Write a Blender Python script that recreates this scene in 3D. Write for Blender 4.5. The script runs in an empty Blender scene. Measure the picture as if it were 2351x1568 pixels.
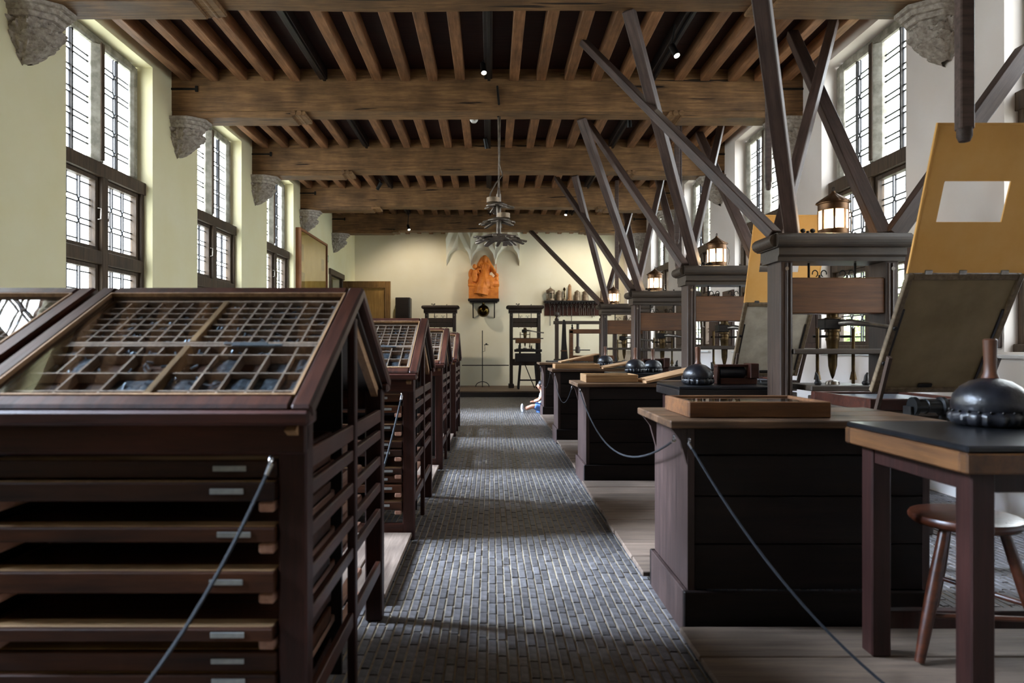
import bpy, bmesh, math, random
from math import sin, cos, pi, radians, sqrt, atan2, hypot
from mathutils import Vector, Matrix, noise

random.seed(7)
sc = bpy.context.scene
COL = sc.collection

# ---------------------------------------------------------------- camera, sky, exposure
FPX, VX, VY, CH = 1567.0, 1128.0, 799.0, 1.25      # focal length and vanishing point in pixels of the 2351x1568 frame, eye height
cam = bpy.data.cameras.new('camera')
cam.sensor_width = 36.0
cam.lens = 36.0 * FPX / 2351.0
cam.shift_x = (2351 / 2 - VX) / 2351.0
cam.shift_y = -(1568 / 2 - VY) / 2351.0
cam.clip_start, cam.clip_end = 0.05, 200
cam.dof.use_dof = True
cam.dof.focus_distance = 7.5
cam.dof.aperture_fstop = 2.8
camo = bpy.data.objects.new('camera', cam)
COL.objects.link(camo)
camo.location = (0, 0, CH)
camo.rotation_euler = (radians(90), 0, 0)
sc.camera = camo

world = bpy.data.worlds.new('overcast_sky')
sc.world = world
world.use_nodes = True
bg = world.node_tree.nodes['Background']
bg.inputs[0].default_value = (0.90, 0.95, 1.0, 1)
bg.inputs[1].default_value = 6.5

# the sun behind thin bright cloud, to the left of the room
sun = bpy.data.lights.new('veiled_sun', 'SUN')
sun.energy = 30.0; sun.angle = radians(24); sun.color = (.62, .76, 1.0)
suno = bpy.data.objects.new('veiled_sun', sun); COL.objects.link(suno)
suno.location = (-20, 5, 14)
suno.rotation_euler = Vector((cos(radians(33)), -.05, -sin(radians(33)))).to_track_quat('-Z', 'Y').to_euler()

sc.view_settings.view_transform = 'Standard'
sc.view_settings.look = 'None'
sc.view_settings.gamma = 1.0
sc.view_settings.use_curve_mapping = False
sc.view_settings.exposure = 1.35
sc.cycles.use_denoising = True
sc.cycles.max_bounces = 9
sc.cycles.diffuse_bounces = 4
sc.cycles.adaptive_threshold = .02
sc.cycles.glossy_bounces = 4
sc.cycles.transparent_max_bounces = 16
sc.cycles.sample_clamp_indirect = 8.0
sc.cycles.caustics_reflective = False
sc.cycles.caustics_refractive = False

# room dimensions (metres)
XL, XR, YB, YF = -4.0, 3.9, 20.0, -3.6
ZJ, ZB, ZC = 4.59, 4.21, 4.74          # underside of joists, of beams, of boards
WW, WZ0, WZ1 = 1.64, 1.22, 4.56        # window width, sill, head
PITCH = 2.87
WIN_L = [6.42 + PITCH * k for k in (-2, -1, 0, 1, 2)]
WIN_R = [6.42 + PITCH * k for k in (-1, 0, 1, 2, 3, 4)]
WT = .24                              # wall thickness at the windows
BEAMS = [5.67 + PITCH * k for k in range(-3, 5)]

def portal(x, y, sgn):
    l = bpy.data.lights.new('daylight_portal', 'AREA')
    l.shape = 'RECTANGLE'; l.size = WW; l.size_y = WZ1 - WZ0
    l.cycles.is_portal = True
    o = bpy.data.objects.new('daylight_portal', l); COL.objects.link(o)
    o.location = (x, y + WW / 2, (WZ0 + WZ1) / 2)
    o.rotation_euler = (radians(90), 0, radians(-90) * sgn) if sgn > 0 else (radians(90), 0, radians(90))
for y in WIN_L: portal(XL - WT - .01, y, 1)
for y in WIN_R: portal(XR + WT + .01, y, -1)

# ---------------------------------------------------------------- helpers
def lin(h):
    h = h.lstrip('#')
    r = [int(h[i:i + 2], 16) / 255 for i in (0, 2, 4)]
    return tuple((c / 12.92 if c <= .04045 else ((c + .055) / 1.055) ** 2.4) for c in r) + (1,)

class MB:
    def __init__(s): s.v = []; s.f = []; s.m = None
    def add(s, vs, fs):
        b = len(s.v)
        if s.m is not None: vs = [tuple(s.m @ Vector(v)) for v in vs]
        s.v.extend(vs); s.f.extend([[i + b for i in f] for f in fs]); return s
    def box(s, x0, x1, y0, y1, z0, z1, c=0.0):
        if x0 > x1: x0, x1 = x1, x0
        if y0 > y1: y0, y1 = y1, y0
        if z0 > z1: z0, z1 = z1, z0
        lo, hi = (x0, y0, z0), (x1, y1, z1)
        c = min(c, (x1 - x0) * .45, (y1 - y0) * .45, (z1 - z0) * .45)
        if c <= 0:
            vs = [(x, y, z) for x in (x0, x1) for y in (y0, y1) for z in (z0, z1)]
            return s.add(vs, [[0, 1, 3, 2], [4, 6, 7, 5], [0, 4, 5, 1], [2, 3, 7, 6], [0, 2, 6, 4], [1, 5, 7, 3]])
        vs, ix = [], {}
        for sx in (0, 1):
            for sy in (0, 1):
                for sz in (0, 1):
                    S = (sx, sy, sz)
                    for a in range(3):
                        p = []
                        for k in range(3):
                            q = hi[k] if S[k] else lo[k]
                            if k != a: q += -c if S[k] else c
                            p.append(q)
                        ix[S + (a,)] = len(vs); vs.append(tuple(p))
        fs = []
        for a in range(3):
            b, d = [k for k in range(3) if k != a]
            for sg in (0, 1):
                def key(u, w):
                    S = [0, 0, 0]; S[a] = sg; S[b] = u; S[d] = w; return tuple(S) + (a,)
                fs.append([ix[key(0, 0)], ix[key(1, 0)], ix[key(1, 1)], ix[key(0, 1)]])
            for u in (0, 1):
                for w in (0, 1):
                    S0 = [0, 0, 0]; S0[b] = u; S0[d] = w; S1 = list(S0); S1[a] = 1
                    S0, S1 = tuple(S0), tuple(S1)
                    fs.append([ix[S0 + (b,)], ix[S1 + (b,)], ix[S1 + (d,)], ix[S0 + (d,)]])
        for sx in (0, 1):
            for sy in (0, 1):
                for sz in (0, 1):
                    fs.append([ix[(sx, sy, sz, k)] for k in range(3)])
        return s.add(vs, fs)
    def bar(s, p0, p1, w, h, up=(0, 0, 1), c=0.0):
        p0, p1 = Vector(p0), Vector(p1); d = p1 - p0; L = d.length; d.normalize()
        up = Vector(up)
        if abs(d.dot(up)) > .98: up = Vector((0, 1, 0))
        sd = d.cross(up).normalized(); u = sd.cross(d).normalized()
        M = Matrix(((d.x, sd.x, u.x, p0.x), (d.y, sd.y, u.y, p0.y), (d.z, sd.z, u.z, p0.z), (0, 0, 0, 1)))
        old = s.m; s.m = M if old is None else old @ M
        s.box(0, L, -w / 2, w / 2, -h / 2, h / 2, c); s.m = old; return s
    def tube(s, pts, r, n=8, caps=True):
        P = [Vector(p) for p in pts]; k = len(P)
        R = r if isinstance(r, (list, tuple)) else [r] * k
        vs, fs = [], []; ref = None
        for i in range(k):
            d = (P[min(i + 1, k - 1)] - P[max(i - 1, 0)]).normalized()
            if ref is None:
                ref = Vector((0, 0, 1)) if abs(d.z) < .9 else Vector((1, 0, 0))
            a = (ref - d * ref.dot(d)).normalized(); b = d.cross(a); ref = a
            for j in range(n):
                t = 2 * pi * j / n
                vs.append(tuple(P[i] + (a * cos(t) + b * sin(t)) * R[i]))
        for i in range(k - 1):
            for j in range(n):
                fs.append([i * n + j, i * n + (j + 1) % n, (i + 1) * n + (j + 1) % n, (i + 1) * n + j])
        if caps: fs.append(list(range(n))[::-1]); fs.append([(k - 1) * n + j for j in range(n)])
        return s.add(vs, fs)
    def lathe(s, prof, n=20, o=(0, 0, 0), axis='z', wob=None):
        vs, fs = [], []; k = len(prof)
        for i, (r, z) in enumerate(prof):
            for j in range(n):
                t = 2 * pi * j / n; rr = max(r, 1e-4)
                if wob: rr = wob(rr, z, t)
                a, b = rr * cos(t), rr * sin(t)
                p = {'z': (a, b, z), 'y': (a, z, b), 'x': (z, a, b)}[axis]
                vs.append((p[0] + o[0], p[1] + o[1], p[2] + o[2]))
        for i in range(k - 1):
            for j in range(n):
                fs.append([i * n + j, i * n + (j + 1) % n, (i + 1) * n + (j + 1) % n, (i + 1) * n + j])
        fs.append(list(range(n))); fs.append([(k - 1) * n + j for j in range(n)])
        return s.add(vs, fs)
    def prism(s, poly, a0, a1, axis='x'):
        k = len(poly); vs = []
        for a in (a0, a1):
            for (u, w) in poly:
                vs.append({'x': (a, u, w), 'y': (u, a, w), 'z': (u, w, a)}[axis])
        fs = [list(range(k)), [k + i for i in range(k)][::-1]]
        for i in range(k): fs.append([i, (i + 1) % k, k + (i + 1) % k, k + i])
        return s.add(vs, fs)
    def ell(s, c, r, n=10, m=7, M=None):
        vs, fs = [], []
        for i in range(m + 1):
            ph = pi * i / m
            for j in range(n):
                t = 2 * pi * j / n
                q = Vector((r[0] * sin(ph) * cos(t), r[1] * sin(ph) * sin(t), r[2] * cos(ph)))
                if M is not None: q = M @ q
                vs.append((c[0] + q.x, c[1] + q.y, c[2] + q.z))
        for i in range(m):
            for j in range(n):
                fs.append([i * n + j, i * n + (j + 1) % n, (i + 1) * n + (j + 1) % n, (i + 1) * n + j])
        return s.add(vs, fs)
    def mesh(s, name, mat, smooth=False):
        me = bpy.data.meshes.new(name)
        bm = bmesh.new()
        V = [bm.verts.new(v) for v in s.v]
        for f in s.f:
            try: bm.faces.new([V[i] for i in f])
            except ValueError: pass
        bmesh.ops.recalc_face_normals(bm, faces=bm.faces)
        bm.to_mesh(me); bm.free()
        if smooth:
            me.shade_smooth(); me.set_sharp_from_angle(angle=radians(38))
        me.materials.append(mat)
        return me
    def build(s, name, mat, parent=None, smooth=False, loc=None, rot=None):
        return ob(name, s.mesh(name, mat, smooth), parent, loc, rot)

def ob(name, me, parent=None, loc=None, rot=None):
    o = bpy.data.objects.new(name, me); COL.objects.link(o)
    if parent is not None: o.parent = parent
    if loc: o.location = loc
    if rot: o.rotation_euler = rot
    return o
def tag(o, label=None, cat=None, group=None, kind=None):
    if label: o['label'] = label
    if cat: o['category'] = cat
    if group: o['group'] = group
    if kind: o['kind'] = kind
    return o
def thing(name, label, cat, loc=(0, 0, 0), rot=(0, 0, 0), group=None):
    o = bpy.data.objects.new(name, None); COL.objects.link(o)
    o.empty_display_size = .1
    o.location = loc; o.rotation_euler = rot
    return tag(o, label, cat, group)
def struct(o): o['kind'] = 'structure'; return o
def copy_tree(o, parent=None):
    c = o.copy(); COL.objects.link(c)
    if parent is not None: c.parent = parent
    for ch in list(o.children): copy_tree(ch, c)
    return c
def P(px, py, Y):          # where a feature seen in the photograph stands, at distance Y down the room
    return Vector(((px - VX) * Y / FPX, Y, CH + (VY - py) * Y / FPX))

# ---------------------------------------------------------------- materials
MATS = {}
def newmat(name):
    m = bpy.data.materials.new(name); m.use_nodes = True
    nt = m.node_tree; nt.nodes.clear()
    out = nt.nodes.new('ShaderNodeOutputMaterial'); b = nt.nodes.new('ShaderNodeBsdfPrincipled')
    nt.links.new(b.outputs[0], out.inputs[0])
    MATS[name] = m
    return m, nt, b, out
def N(nt, t, **kw):
    n = nt.nodes.new(t)
    for k, v in kw.items(): setattr(n, k, v)
    return n
def ramp(nt, stops):
    r = nt.nodes.new('ShaderNodeValToRGB'); e = r.color_ramp.elements
    while len(e) < len(stops): e.new(.5)
    for i, (p, c) in enumerate(stops): e[i].position = p; e[i].color = c
    return r
def vary(nt, col, amount, island=False):
    oi = N(nt, 'ShaderNodeObjectInfo'); src = oi.outputs['Random']
    if island:
        g = N(nt, 'ShaderNodeNewGeometry'); ad = N(nt, 'ShaderNodeMath', operation='ADD')
        nt.links.new(src, ad.inputs[0]); nt.links.new(g.outputs['Random Per Island'], ad.inputs[1])
        fr = N(nt, 'ShaderNodeMath', operation='FRACT'); nt.links.new(ad.outputs[0], fr.inputs[0]); src = fr.outputs[0]
    mr = N(nt, 'ShaderNodeMapRange'); mr.inputs[3].default_value = 1 - amount; mr.inputs[4].default_value = 1 + amount
    nt.links.new(src, mr.inputs[0])
    hsv = N(nt, 'ShaderNodeHueSaturation'); nt.links.new(mr.outputs[0], hsv.inputs['Value']); nt.links.new(col, hsv.inputs['Color'])
    return hsv.outputs[0]
def wood(name, c1, c2, rough=.5, axis='x', scale=1.0, bump=.25, spec=.4, amount=.18, mott=.35, c3=None):
    m, nt, b, out = newmat(name)
    tc = N(nt, 'ShaderNodeTexCoord'); mp = N(nt, 'ShaderNodeMapping')
    g = [16, 16, 16]; g['xyz'.index(axis)] = 1.1
    mp.inputs['Scale'].default_value = g
    oi = N(nt, 'ShaderNodeObjectInfo'); sc_ = N(nt, 'ShaderNodeVectorMath', operation='SCALE'); sc_.inputs[3].default_value = 7.0
    cb = N(nt, 'ShaderNodeCombineXYZ')
    for i in range(3): nt.links.new(oi.outputs['Random'], cb.inputs[i])
    nt.links.new(cb.outputs[0], sc_.inputs[0])
    ad = N(nt, 'ShaderNodeVectorMath', operation='ADD')
    nt.links.new(tc.outputs['Object'], ad.inputs[0]); nt.links.new(sc_.outputs[0], ad.inputs[1])
    nt.links.new(ad.outputs[0], mp.inputs[0])
    n1 = N(nt, 'ShaderNodeTexNoise'); n1.inputs['Scale'].default_value = 2.2 * scale; n1.inputs['Detail'].default_value = 7; n1.inputs['Roughness'].default_value = .68
    nt.links.new(mp.outputs[0], n1.inputs['Vector'])
    r = ramp(nt, [(.3, lin(c1)), (.72, lin(c2))]); nt.links.new(n1.outputs[0], r.inputs[0])
    n2 = N(nt, 'ShaderNodeTexNoise'); n2.inputs['Scale'].default_value = 3.0 * scale; n2.inputs['Detail'].default_value = 3
    nt.links.new(ad.outputs[0], n2.inputs['Vector'])
    mr = N(nt, 'ShaderNodeMapRange'); mr.inputs[1].default_value = .3; mr.inputs[2].default_value = .7
    mr.inputs[3].default_value = 1 - mott; mr.inputs[4].default_value = 1 + mott * .5
    nt.links.new(n2.outputs[0], mr.inputs[0])
    mx = N(nt, 'ShaderNodeMix', data_type='RGBA', blend_type='MULTIPLY'); mx.inputs[0].default_value = 1
    nt.links.new(r.outputs[0], mx.inputs[6]); nt.links.new(mr.outputs[0], mx.inputs[7])
    nt.links.new(vary(nt, mx.outputs[2], amount), b.inputs['Base Color'])
    rr = N(nt, 'ShaderNodeMapRange'); rr.inputs[3].default_value = rough - .1; rr.inputs[4].default_value = rough + .12
    nt.links.new(n2.outputs[0], rr.inputs[0]); nt.links.new(rr.outputs[0], b.inputs['Roughness'])
    b.inputs['Specular IOR Level'].default_value = spec
    bp = N(nt, 'ShaderNodeBump'); bp.inputs['Strength'].default_value = bump; bp.inputs['Distance'].default_value = .01
    nt.links.new(n1.outputs[0], bp.inputs['Height']); nt.links.new(bp.outputs[0], b.inputs['Normal'])
    return m
def plain(name, c, rough=.6, metal=0, spec=.4, c2=None, scale=8, bump=0, amount=0, detail=5):
    m, nt, b, out = newmat(name)
    b.inputs['Roughness'].default_value = rough; b.inputs['Metallic'].default_value = metal
    b.inputs['Specular IOR Level'].default_value = spec
    b.inputs['Base Color'].default_value = lin(c)
    if c2 or bump:
        tc = N(nt, 'ShaderNodeTexCoord')
        n1 = N(nt, 'ShaderNodeTexNoise'); n1.inputs['Scale'].default_value = scale; n1.inputs['Detail'].default_value = detail; n1.inputs['Roughness'].default_value = .6
        nt.links.new(tc.outputs['Object'], n1.inputs['Vector'])
        if c2:
            r = ramp(nt, [(.35, lin(c)), (.68, lin(c2))]); nt.links.new(n1.outputs[0], r.inputs[0])
            nt.links.new(vary(nt, r.outputs[0], amount) if amount else r.outputs[0], b.inputs['Base Color'])
        if bump:
            bp = N(nt, 'ShaderNodeBump'); bp.inputs['Strength'].default_value = bump; bp.inputs['Distance'].default_value = .02
            nt.links.new(n1.outputs[0], bp.inputs['Height']); nt.links.new(bp.outputs[0], b.inputs['Normal'])
    return m
def glassmat(name, tint=(.96, .98, .97, 1), rough=.02, ior=1.45, wavy=0.0, boost=1.0):
    m = bpy.data.materials.new(name); m.use_nodes = True; nt = m.node_tree; nt.nodes.clear(); MATS[name] = m
    out = N(nt, 'ShaderNodeOutputMaterial'); tr = N(nt, 'ShaderNodeBsdfTransparent'); gl = N(nt, 'ShaderNodeBsdfGlossy')
    tr.inputs[0].default_value = tint; gl.inputs['Roughness'].default_value = rough
    lw = N(nt, 'ShaderNodeLayerWeight'); lw.inputs[0].default_value = .5      # facing term, the same from both sides of the pane
    pw = N(nt, 'ShaderNodeMath', operation='POWER'); pw.inputs[1].default_value = 5.0
    nt.links.new(lw.outputs['Facing'], pw.inputs[0])
    f0 = ((ior - 1) / (ior + 1)) ** 2 * boost
    ml = N(nt, 'ShaderNodeMath', operation='MULTIPLY_ADD'); ml.inputs[1].default_value = 1 - f0; ml.inputs[2].default_value = f0; ml.use_clamp = True
    nt.links.new(pw.outputs[0], ml.inputs[0])
    mx = N(nt, 'ShaderNodeMixShader')
    nt.links.new(ml.outputs[0], mx.inputs[0]); nt.links.new(tr.outputs[0], mx.inputs[1]); nt.links.new(gl.outputs[0], mx.inputs[2])
    nt.links.new(mx.outputs[0], out.inputs[0])
    if wavy:
        tc = N(nt, 'ShaderNodeTexCoord'); n1 = N(nt, 'ShaderNodeTexNoise'); n1.inputs['Scale'].default_value = 3
        bp = N(nt, 'ShaderNodeBump'); bp.inputs['Strength'].default_value = wavy; bp.inputs['Distance'].default_value = .01
        nt.links.new(tc.outputs['Object'], n1.inputs['Vector']); nt.links.new(n1.outputs[0], bp.inputs['Height'])
        nt.links.new(bp.outputs[0], gl.inputs['Normal'])
    return m
def emis(name, c, s):
    m = bpy.data.materials.new(name); m.use_nodes = True; nt = m.node_tree; nt.nodes.clear(); MATS[name] = m
    out = N(nt, 'ShaderNodeOutputMaterial'); e = N(nt, 'ShaderNodeEmission')
    e.inputs[0].default_value = lin(c); e.inputs[1].default_value = s; nt.links.new(e.outputs[0], out.inputs[0])
    return m

M_wallL = plain('limewash_cream', 'e4dcb4', .85, c2='e8e2c0', scale=1.5, bump=.12, spec=.1)  # cream tint stands for green-tinted light from the garden windows
M_wallR = plain('limewash_white', 'e2d9d2', .85, c2='e6dfda', scale=1.5, bump=.12, spec=.1)
M_wallB = plain('limewash_back', 'e2dac0', .85, c2='e6e0ca', scale=1.5, bump=.12, spec=.1)  # same light tint painted in, weaker
M_plaster = plain('moulded_plaster', 'dcdac8', .8, c2='e2e0d2', scale=3, bump=.05, spec=.1)
M_beam = wood('oak_beam', '573d27', '94704a', .62, 'x', 1.0, .5, .3, .12, .45)
def crack(m, scale=(.55, 9, 9), lo=.30, hi=.325):
    nt = m.node_tree; b = [n for n in nt.nodes if n.type == 'BSDF_PRINCIPLED'][0]
    tc = N(nt, 'ShaderNodeTexCoord'); mp = N(nt, 'ShaderNodeMapping'); mp.inputs['Scale'].default_value = scale
    n1 = N(nt, 'ShaderNodeTexNoise'); n1.inputs['Scale'].default_value = 1.6; n1.inputs['Detail'].default_value = 3
    oi = N(nt, 'ShaderNodeObjectInfo'); ad = N(nt, 'ShaderNodeVectorMath', operation='ADD')
    nt.links.new(tc.outputs['Object'], mp.inputs[0]); nt.links.new(mp.outputs[0], ad.inputs[0]); nt.links.new(oi.outputs['Location'], ad.inputs[1])
    nt.links.new(ad.outputs[0], n1.inputs['Vector'])
    r = ramp(nt, [(lo, (.12, .1, .08, 1)), (hi, (1, 1, 1, 1))]); nt.links.new(n1.outputs[0], r.inputs[0])
    src = b.inputs['Base Color'].links[0].from_socket
    mx = N(nt, 'ShaderNodeMix', data_type='RGBA', blend_type='MULTIPLY'); mx.inputs[0].default_value = 1
    nt.links.new(src, mx.inputs[6]); nt.links.new(r.outputs[0], mx.inputs[7]); nt.links.new(mx.outputs[2], b.inputs['Base Color'])
crack(M_beam)
M_joist = wood('oak_joist', '604228', '94694a', .6, 'y', 1.0, .4, .3, .2, .35)
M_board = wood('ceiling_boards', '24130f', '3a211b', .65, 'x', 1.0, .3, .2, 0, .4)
M_stone = plain('carved_sandstone', '8d847a', .9, c2='bdb4aa', scale=22, bump=.7, spec=.1)
M_stonew = plain('window_stone', '77746a', .85, c2='a5a196', scale=9, bump=.3, spec=.2)
M_oakdark = wood('window_oak', '33281f', '5a4938', .6, 'z', 1.0, .3, .3, .1, .3)
M_lead = plain('lead_came', '2c2c30', .55, metal=.4)
M_iron = plain('wrought_iron', '1d1b1a', .5, metal=.7, c2='2e2a27', scale=20)
M_glassw = glassmat('leaded_glass', (.95, .97, .96, 1), .03)
M_glassc = glassmat('case_glass', (.93, .95, .94, 1), .015, 1.5, .06, 1.6)
M_case = wood('mahogany_case', '1f0c07', '4a2214', .42, 'x', 1.0, .18, .3, .12, .35)
M_casey = wood('mahogany_case_side', '24100a', '4c2819', .42, 'y', 1.0, .18, .32, .12, .35)
M_casez = wood('mahogany_case_post', '1c0b07', '3c1c13', .45, 'z', 1.0, .18, .25, .12, .35)
M_edge = wood('worn_oak_edge', '75553a', 'ad8760', .55, 'y', 1.0, .2, .3, .1, .3)
M_part = wood('type_case_partition', '7c6456', 'a88f7e', .6, 'y', 1.2, .2, .3, .15, .3)
M_tcase = wood('type_case_wood', '2a170f', '50301f', .6, 'x', 1.0, .2, .3, .15, .35)
M_sorts = plain('type_metal', '4c5058', .38, metal=.75, c2='80858e', scale=40, bump=.3)
M_leadslug = plain('lead_furniture', '9da3ac', .35, metal=.8)
M_tray = wood('tray_front', '221008', '4f2c17', .55, 'x', .8, .2, .2, .45, .45)
M_traylit = wood('tray_inside', '8a6846', 'c09d74', .65, 'x', 1.0, .2, .3, .15, .3)
M_label = plain('label_plate', '8a8d8c', .4, metal=.5, c2='a5a7a3', scale=30)
M_peg = wood('beech_runner', '8c6350', 'b98d76', .55, 'y', 1.0, .2, .3, .12, .2)
M_bench = wood('black_brown_bench', '0e0908', '1e1410', .5, 'x', 1.0, .2, .22, .12, .4)
M_benchz = wood('bench_end', '2c1e1b', '4b3731', .5, 'z', 1.0, .2, .4, .1, .35)
M_benchtop = wood('worn_bench_top', '34231a', '74553a', .42, 'x', 1.0, .2, .5, .08, .55)
M_tabletop = plain('black_stone_slab', '0f1012', .28, c2='1a1b1e', scale=12, bump=.05, spec=.5)
M_tableband = wood('table_edge', '3a210f', '64401f', .45, 'y', 1.0, .15, .5, .1, .4)
M_tableleg = wood('table_leg', '1a0c09', '361b16', .45, 'z', 1.0, .15, .3, .1, .3)
M_stool = wood('stool_wood', '2a120a', '572a16', .32, 'x', 1.0, .1, .6, .05, .3)
M_leather = plain('inked_leather', '141417', .33, c2='26262b', scale=18, bump=.25, spec=.6)
M_handle = wood('turned_handle', '4a2a1b', '7c4d33', .4, 'z', 1.0, .1, .5, .15, .2)
M_press = wood('press_oak', '2c1f18', '4d3b30', .48, 'z', 1.0, .25, .4, .1, .35)
M_pressx = wood('press_oak_cross', '2c231b', '4d4034', .46, 'x', 1.0, .22, .45, .1, .35)
M_head = wood('press_head', '4a2c17', '754b26', .42, 'x', 1.0, .15, .5, .08, .3)
M_strut = wood('strut_wood', '32251f', '594740', .55, 'x', 1.0, .3, .35, .22, .3)
M_bronze = plain('spindle_bronze', '3d3020', .4, metal=.8, c2='6a5534', scale=14)
M_steel = plain('worn_steel', '6f6a64', .32, metal=.9, c2='948e86', scale=16)
M_ochre = plain('frisket_paper', 'e3ab60', .75, c2='eab872', scale=4, spec=.1)
M_tymp = plain('tympan_parchment', '75654a', .7, c2='8c7b5e', scale=3, spec=.2, bump=.1)
M_tymp2 = plain('tympan_canvas', '9a907f', .8, c2='b8ad9c', scale=6, spec=.1, bump=.1)
M_tympf = wood('tympan_frame', '4a3c2b', '7b6850', .6, 'y', 1.0, .2, .3, .1, .3)
M_blackw = wood('black_wood', '0f0b0a', '241b18', .45, 'x', 1.0, .15, .4, .1, .3)
M_pressd = wood('old_black_oak', '1d1510', '3a2b21', .5, 'z', 1.0, .2, .35, .1, .3)
M_copper = plain('lantern_copper', '56402e', .4, metal=.85, c2='78593d', scale=12)
M_tin = plain('old_tin', '6a5a48', .5, metal=.6, c2='8d7b66', scale=14)
M_horn = emis('lit_horn', 'ffd9a0', 9.0)
M_bulb = emis('bulb', 'ffdfb0', 60.0)
M_plank = wood('worn_floor_plank', '54453a', '7f6c5c', .6, 'x', .8, .4, .3, .15, .35)
M_planky = wood('worn_floor_plank_long', '5c4b40', '8d7a6a', .6, 'y', .8, .4, .3, .15, .35)
M_rope = plain('barrier_cord', '0e0f12', .8, c2='191b20', scale=200)
M_chrome = plain('hook_steel', 'c8c8cc', .2, metal=1)
M_terra = plain('terracotta', 'b2641f', .6, c2='cf7f30', scale=9, bump=.15)
M_brass = plain('dark_brass', '3a2d12', .18, metal=.95, c2='4d3c18', scale=5)
M_doorw = wood('oak_door', '6a4a2b', '94703f', .5, 'z', 1.0, .2, .35, .05, .3)
M_doorp = wood('oak_door_panel', '8a6534', 'b18a4d', .5, 'z', 1.0, .15, .35, .05, .25)
M_paper = plain('aged_paper', 'c79d4d', .8, c2='d8b364', scale=3, spec=.1)
M_paper2 = plain('printed_paper', '97804c', .8, c2='b3935a', scale=30, spec=.1)
M_pframe = wood('panel_frame', '7a4a2c', 'a06c45', .45, 'z', 1.0, .15, .4, .05, .2)
M_shutter = wood('shutter_wood', '2f1f1a', '4c362e', .5, 'z', 1.0, .2, .4, .1, .3)
M_black = plain('black_metal', '141414', .4, metal=.3)
M_white = plain('white_plastic', 'd8d8d4', .4)
M_ledge = plain('white_sill', 'dedede', .5)
M_spot = emis('spot_lens', 'fff2d8', 40.0)
M_chand = plain('chandelier_metal', '4d443c', .45, metal=.6, c2='85796d', scale=9, bump=.2)
M_dais = wood('dais_boards', '4d392a', '77604b', .55, 'x', .8, .2, .35, .05, .3)
M_ground = plain('courtyard_gravel', '9a968a', .9, c2='b3afa2', scale=30)
M_leaf = plain('leaf', '7f9a55', .6, c2='aabf80', scale=6, amount=.2)
M_bark = plain('bark', '4c3f31', .9, c2='6b5b49', scale=14, bump=.5)
M_skin = plain('skin', 'c98f74', .55)
M_hair = plain('dark_hair', '1a120e', .5)
M_shirt = plain('pale_shirt', 'b9c8c0', .8, c2='d3dcd2', scale=40)
M_shorts = plain('blue_shorts', '5f86c8', .8, c2='7396d3', scale=20)
M_shoe = plain('white_trainer', 'c3cbd8', .6, c2='dfe4ea', scale=20)
M_green = plain('green_sign', '2f8a52', .5)

def brickmat():
    m, nt, b, out = newmat('floor_brick')
    tc = N(nt, 'ShaderNodeTexCoord'); n1 = N(nt, 'ShaderNodeTexNoise'); n1.inputs['Scale'].default_value = 30; n1.inputs['Detail'].default_value = 4
    nt.links.new(tc.outputs['Object'], n1.inputs['Vector'])
    r = ramp(nt, [(.3, lin('443f3c')), (.7, lin('6a6666'))]); nt.links.new(n1.outputs[0], r.inputs[0])
    nt.links.new(vary(nt, r.outputs[0], .22, True), b.inputs['Base Color'])
    b.inputs['Roughness'].default_value = .42; b.inputs['Specular IOR Level'].default_value = .5
    bp = N(nt, 'ShaderNodeBump'); bp.inputs['Strength'].default_value = .25; bp.inputs['Distance'].default_value = .004
    nt.links.new(n1.outputs[0], bp.inputs['Height']); nt.links.new(bp.outputs[0], b.inputs['Normal'])
    return m
M_brick = brickmat()
M_mortar = plain('brick_mortar', '877863', .8, c2='a3937b', scale=25, spec=.2)

# ================================================================ THE SETTING
# floor slab with brick paving
fl = struct(MB().box(XL - .1, XR + .1, YF - .1, YB + .1, -.12, -.005).build('floor', M_mortar))
BW, BL, GAP = .0415, .142, .0075
def brick_mesh_verts(w, l, h=.012, c=.0025, dz=0.0, tx=0.0, ty=0.0):
    a, b = w / 2, l / 2
    vs = [(-a, -b, -.006), (a, -b, -.006), (a, b, -.006), (-a, b, -.006)]
    vs += [(x * (a - c) / a, y * (b - c) / b, dz + tx * x + ty * y) for x, y, _ in vs]
    return vs
BF = [[4, 5, 6, 7], [0, 1, 5, 4], [1, 2, 6, 5], [2, 3, 7, 6], [3, 0, 4, 7]]
bricks = []
ncol = int((XR - XL) / BW)
rb = random.Random(3)
for i in range(ncol):
    x = XL + (i + .5) * BW
    y = .6 + rb.uniform(0, BL)
    while y < 17.4:
        L = BL * rb.uniform(.9, 1.08)
        if rb.random() < .05: L *= .55
        bricks.append((x, y + L / 2, L)); y += L
near = sorted([b for b in bricks if -.54 < b[0] < .84 and 2.42 < b[1]], key=lambda b: b[1])[:300]
nearset = set(near)
kinds = []
for k in range(8):
    me = bpy.data.meshes.new('brick')
    L = BL * (.9 + .025 * k)
    me.from_pydata(brick_mesh_verts(BW - GAP, L - GAP, dz=rb.uniform(-.002, .001), tx=rb.uniform(-.04, .04), ty=rb.uniform(-.01, .01)), [], BF)
    me.materials.append(M_brick); kinds.append((L, me))
for (x, y, L) in near:
    me = min(kinds, key=lambda q: abs(q[0] - L))[1]
    o = ob('brick', me, fl, (x, y, 0))
    if L < .1: o.scale = (1, L / (BL * .9), 1)
vs, fs = [], []
for b_ in bricks:
    if b_ in nearset: continue
    k = len(vs)
    for v in brick_mesh_verts(BW - GAP, b_[2] - GAP, dz=rb.uniform(-.002, .0015), tx=rb.uniform(-.05, .05), ty=rb.uniform(-.012, .012)):
        vs.append((v[0] + b_[0], v[1] + b_[1], v[2]))
    fs += [[i + k for i in f] for f in BF]
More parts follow.
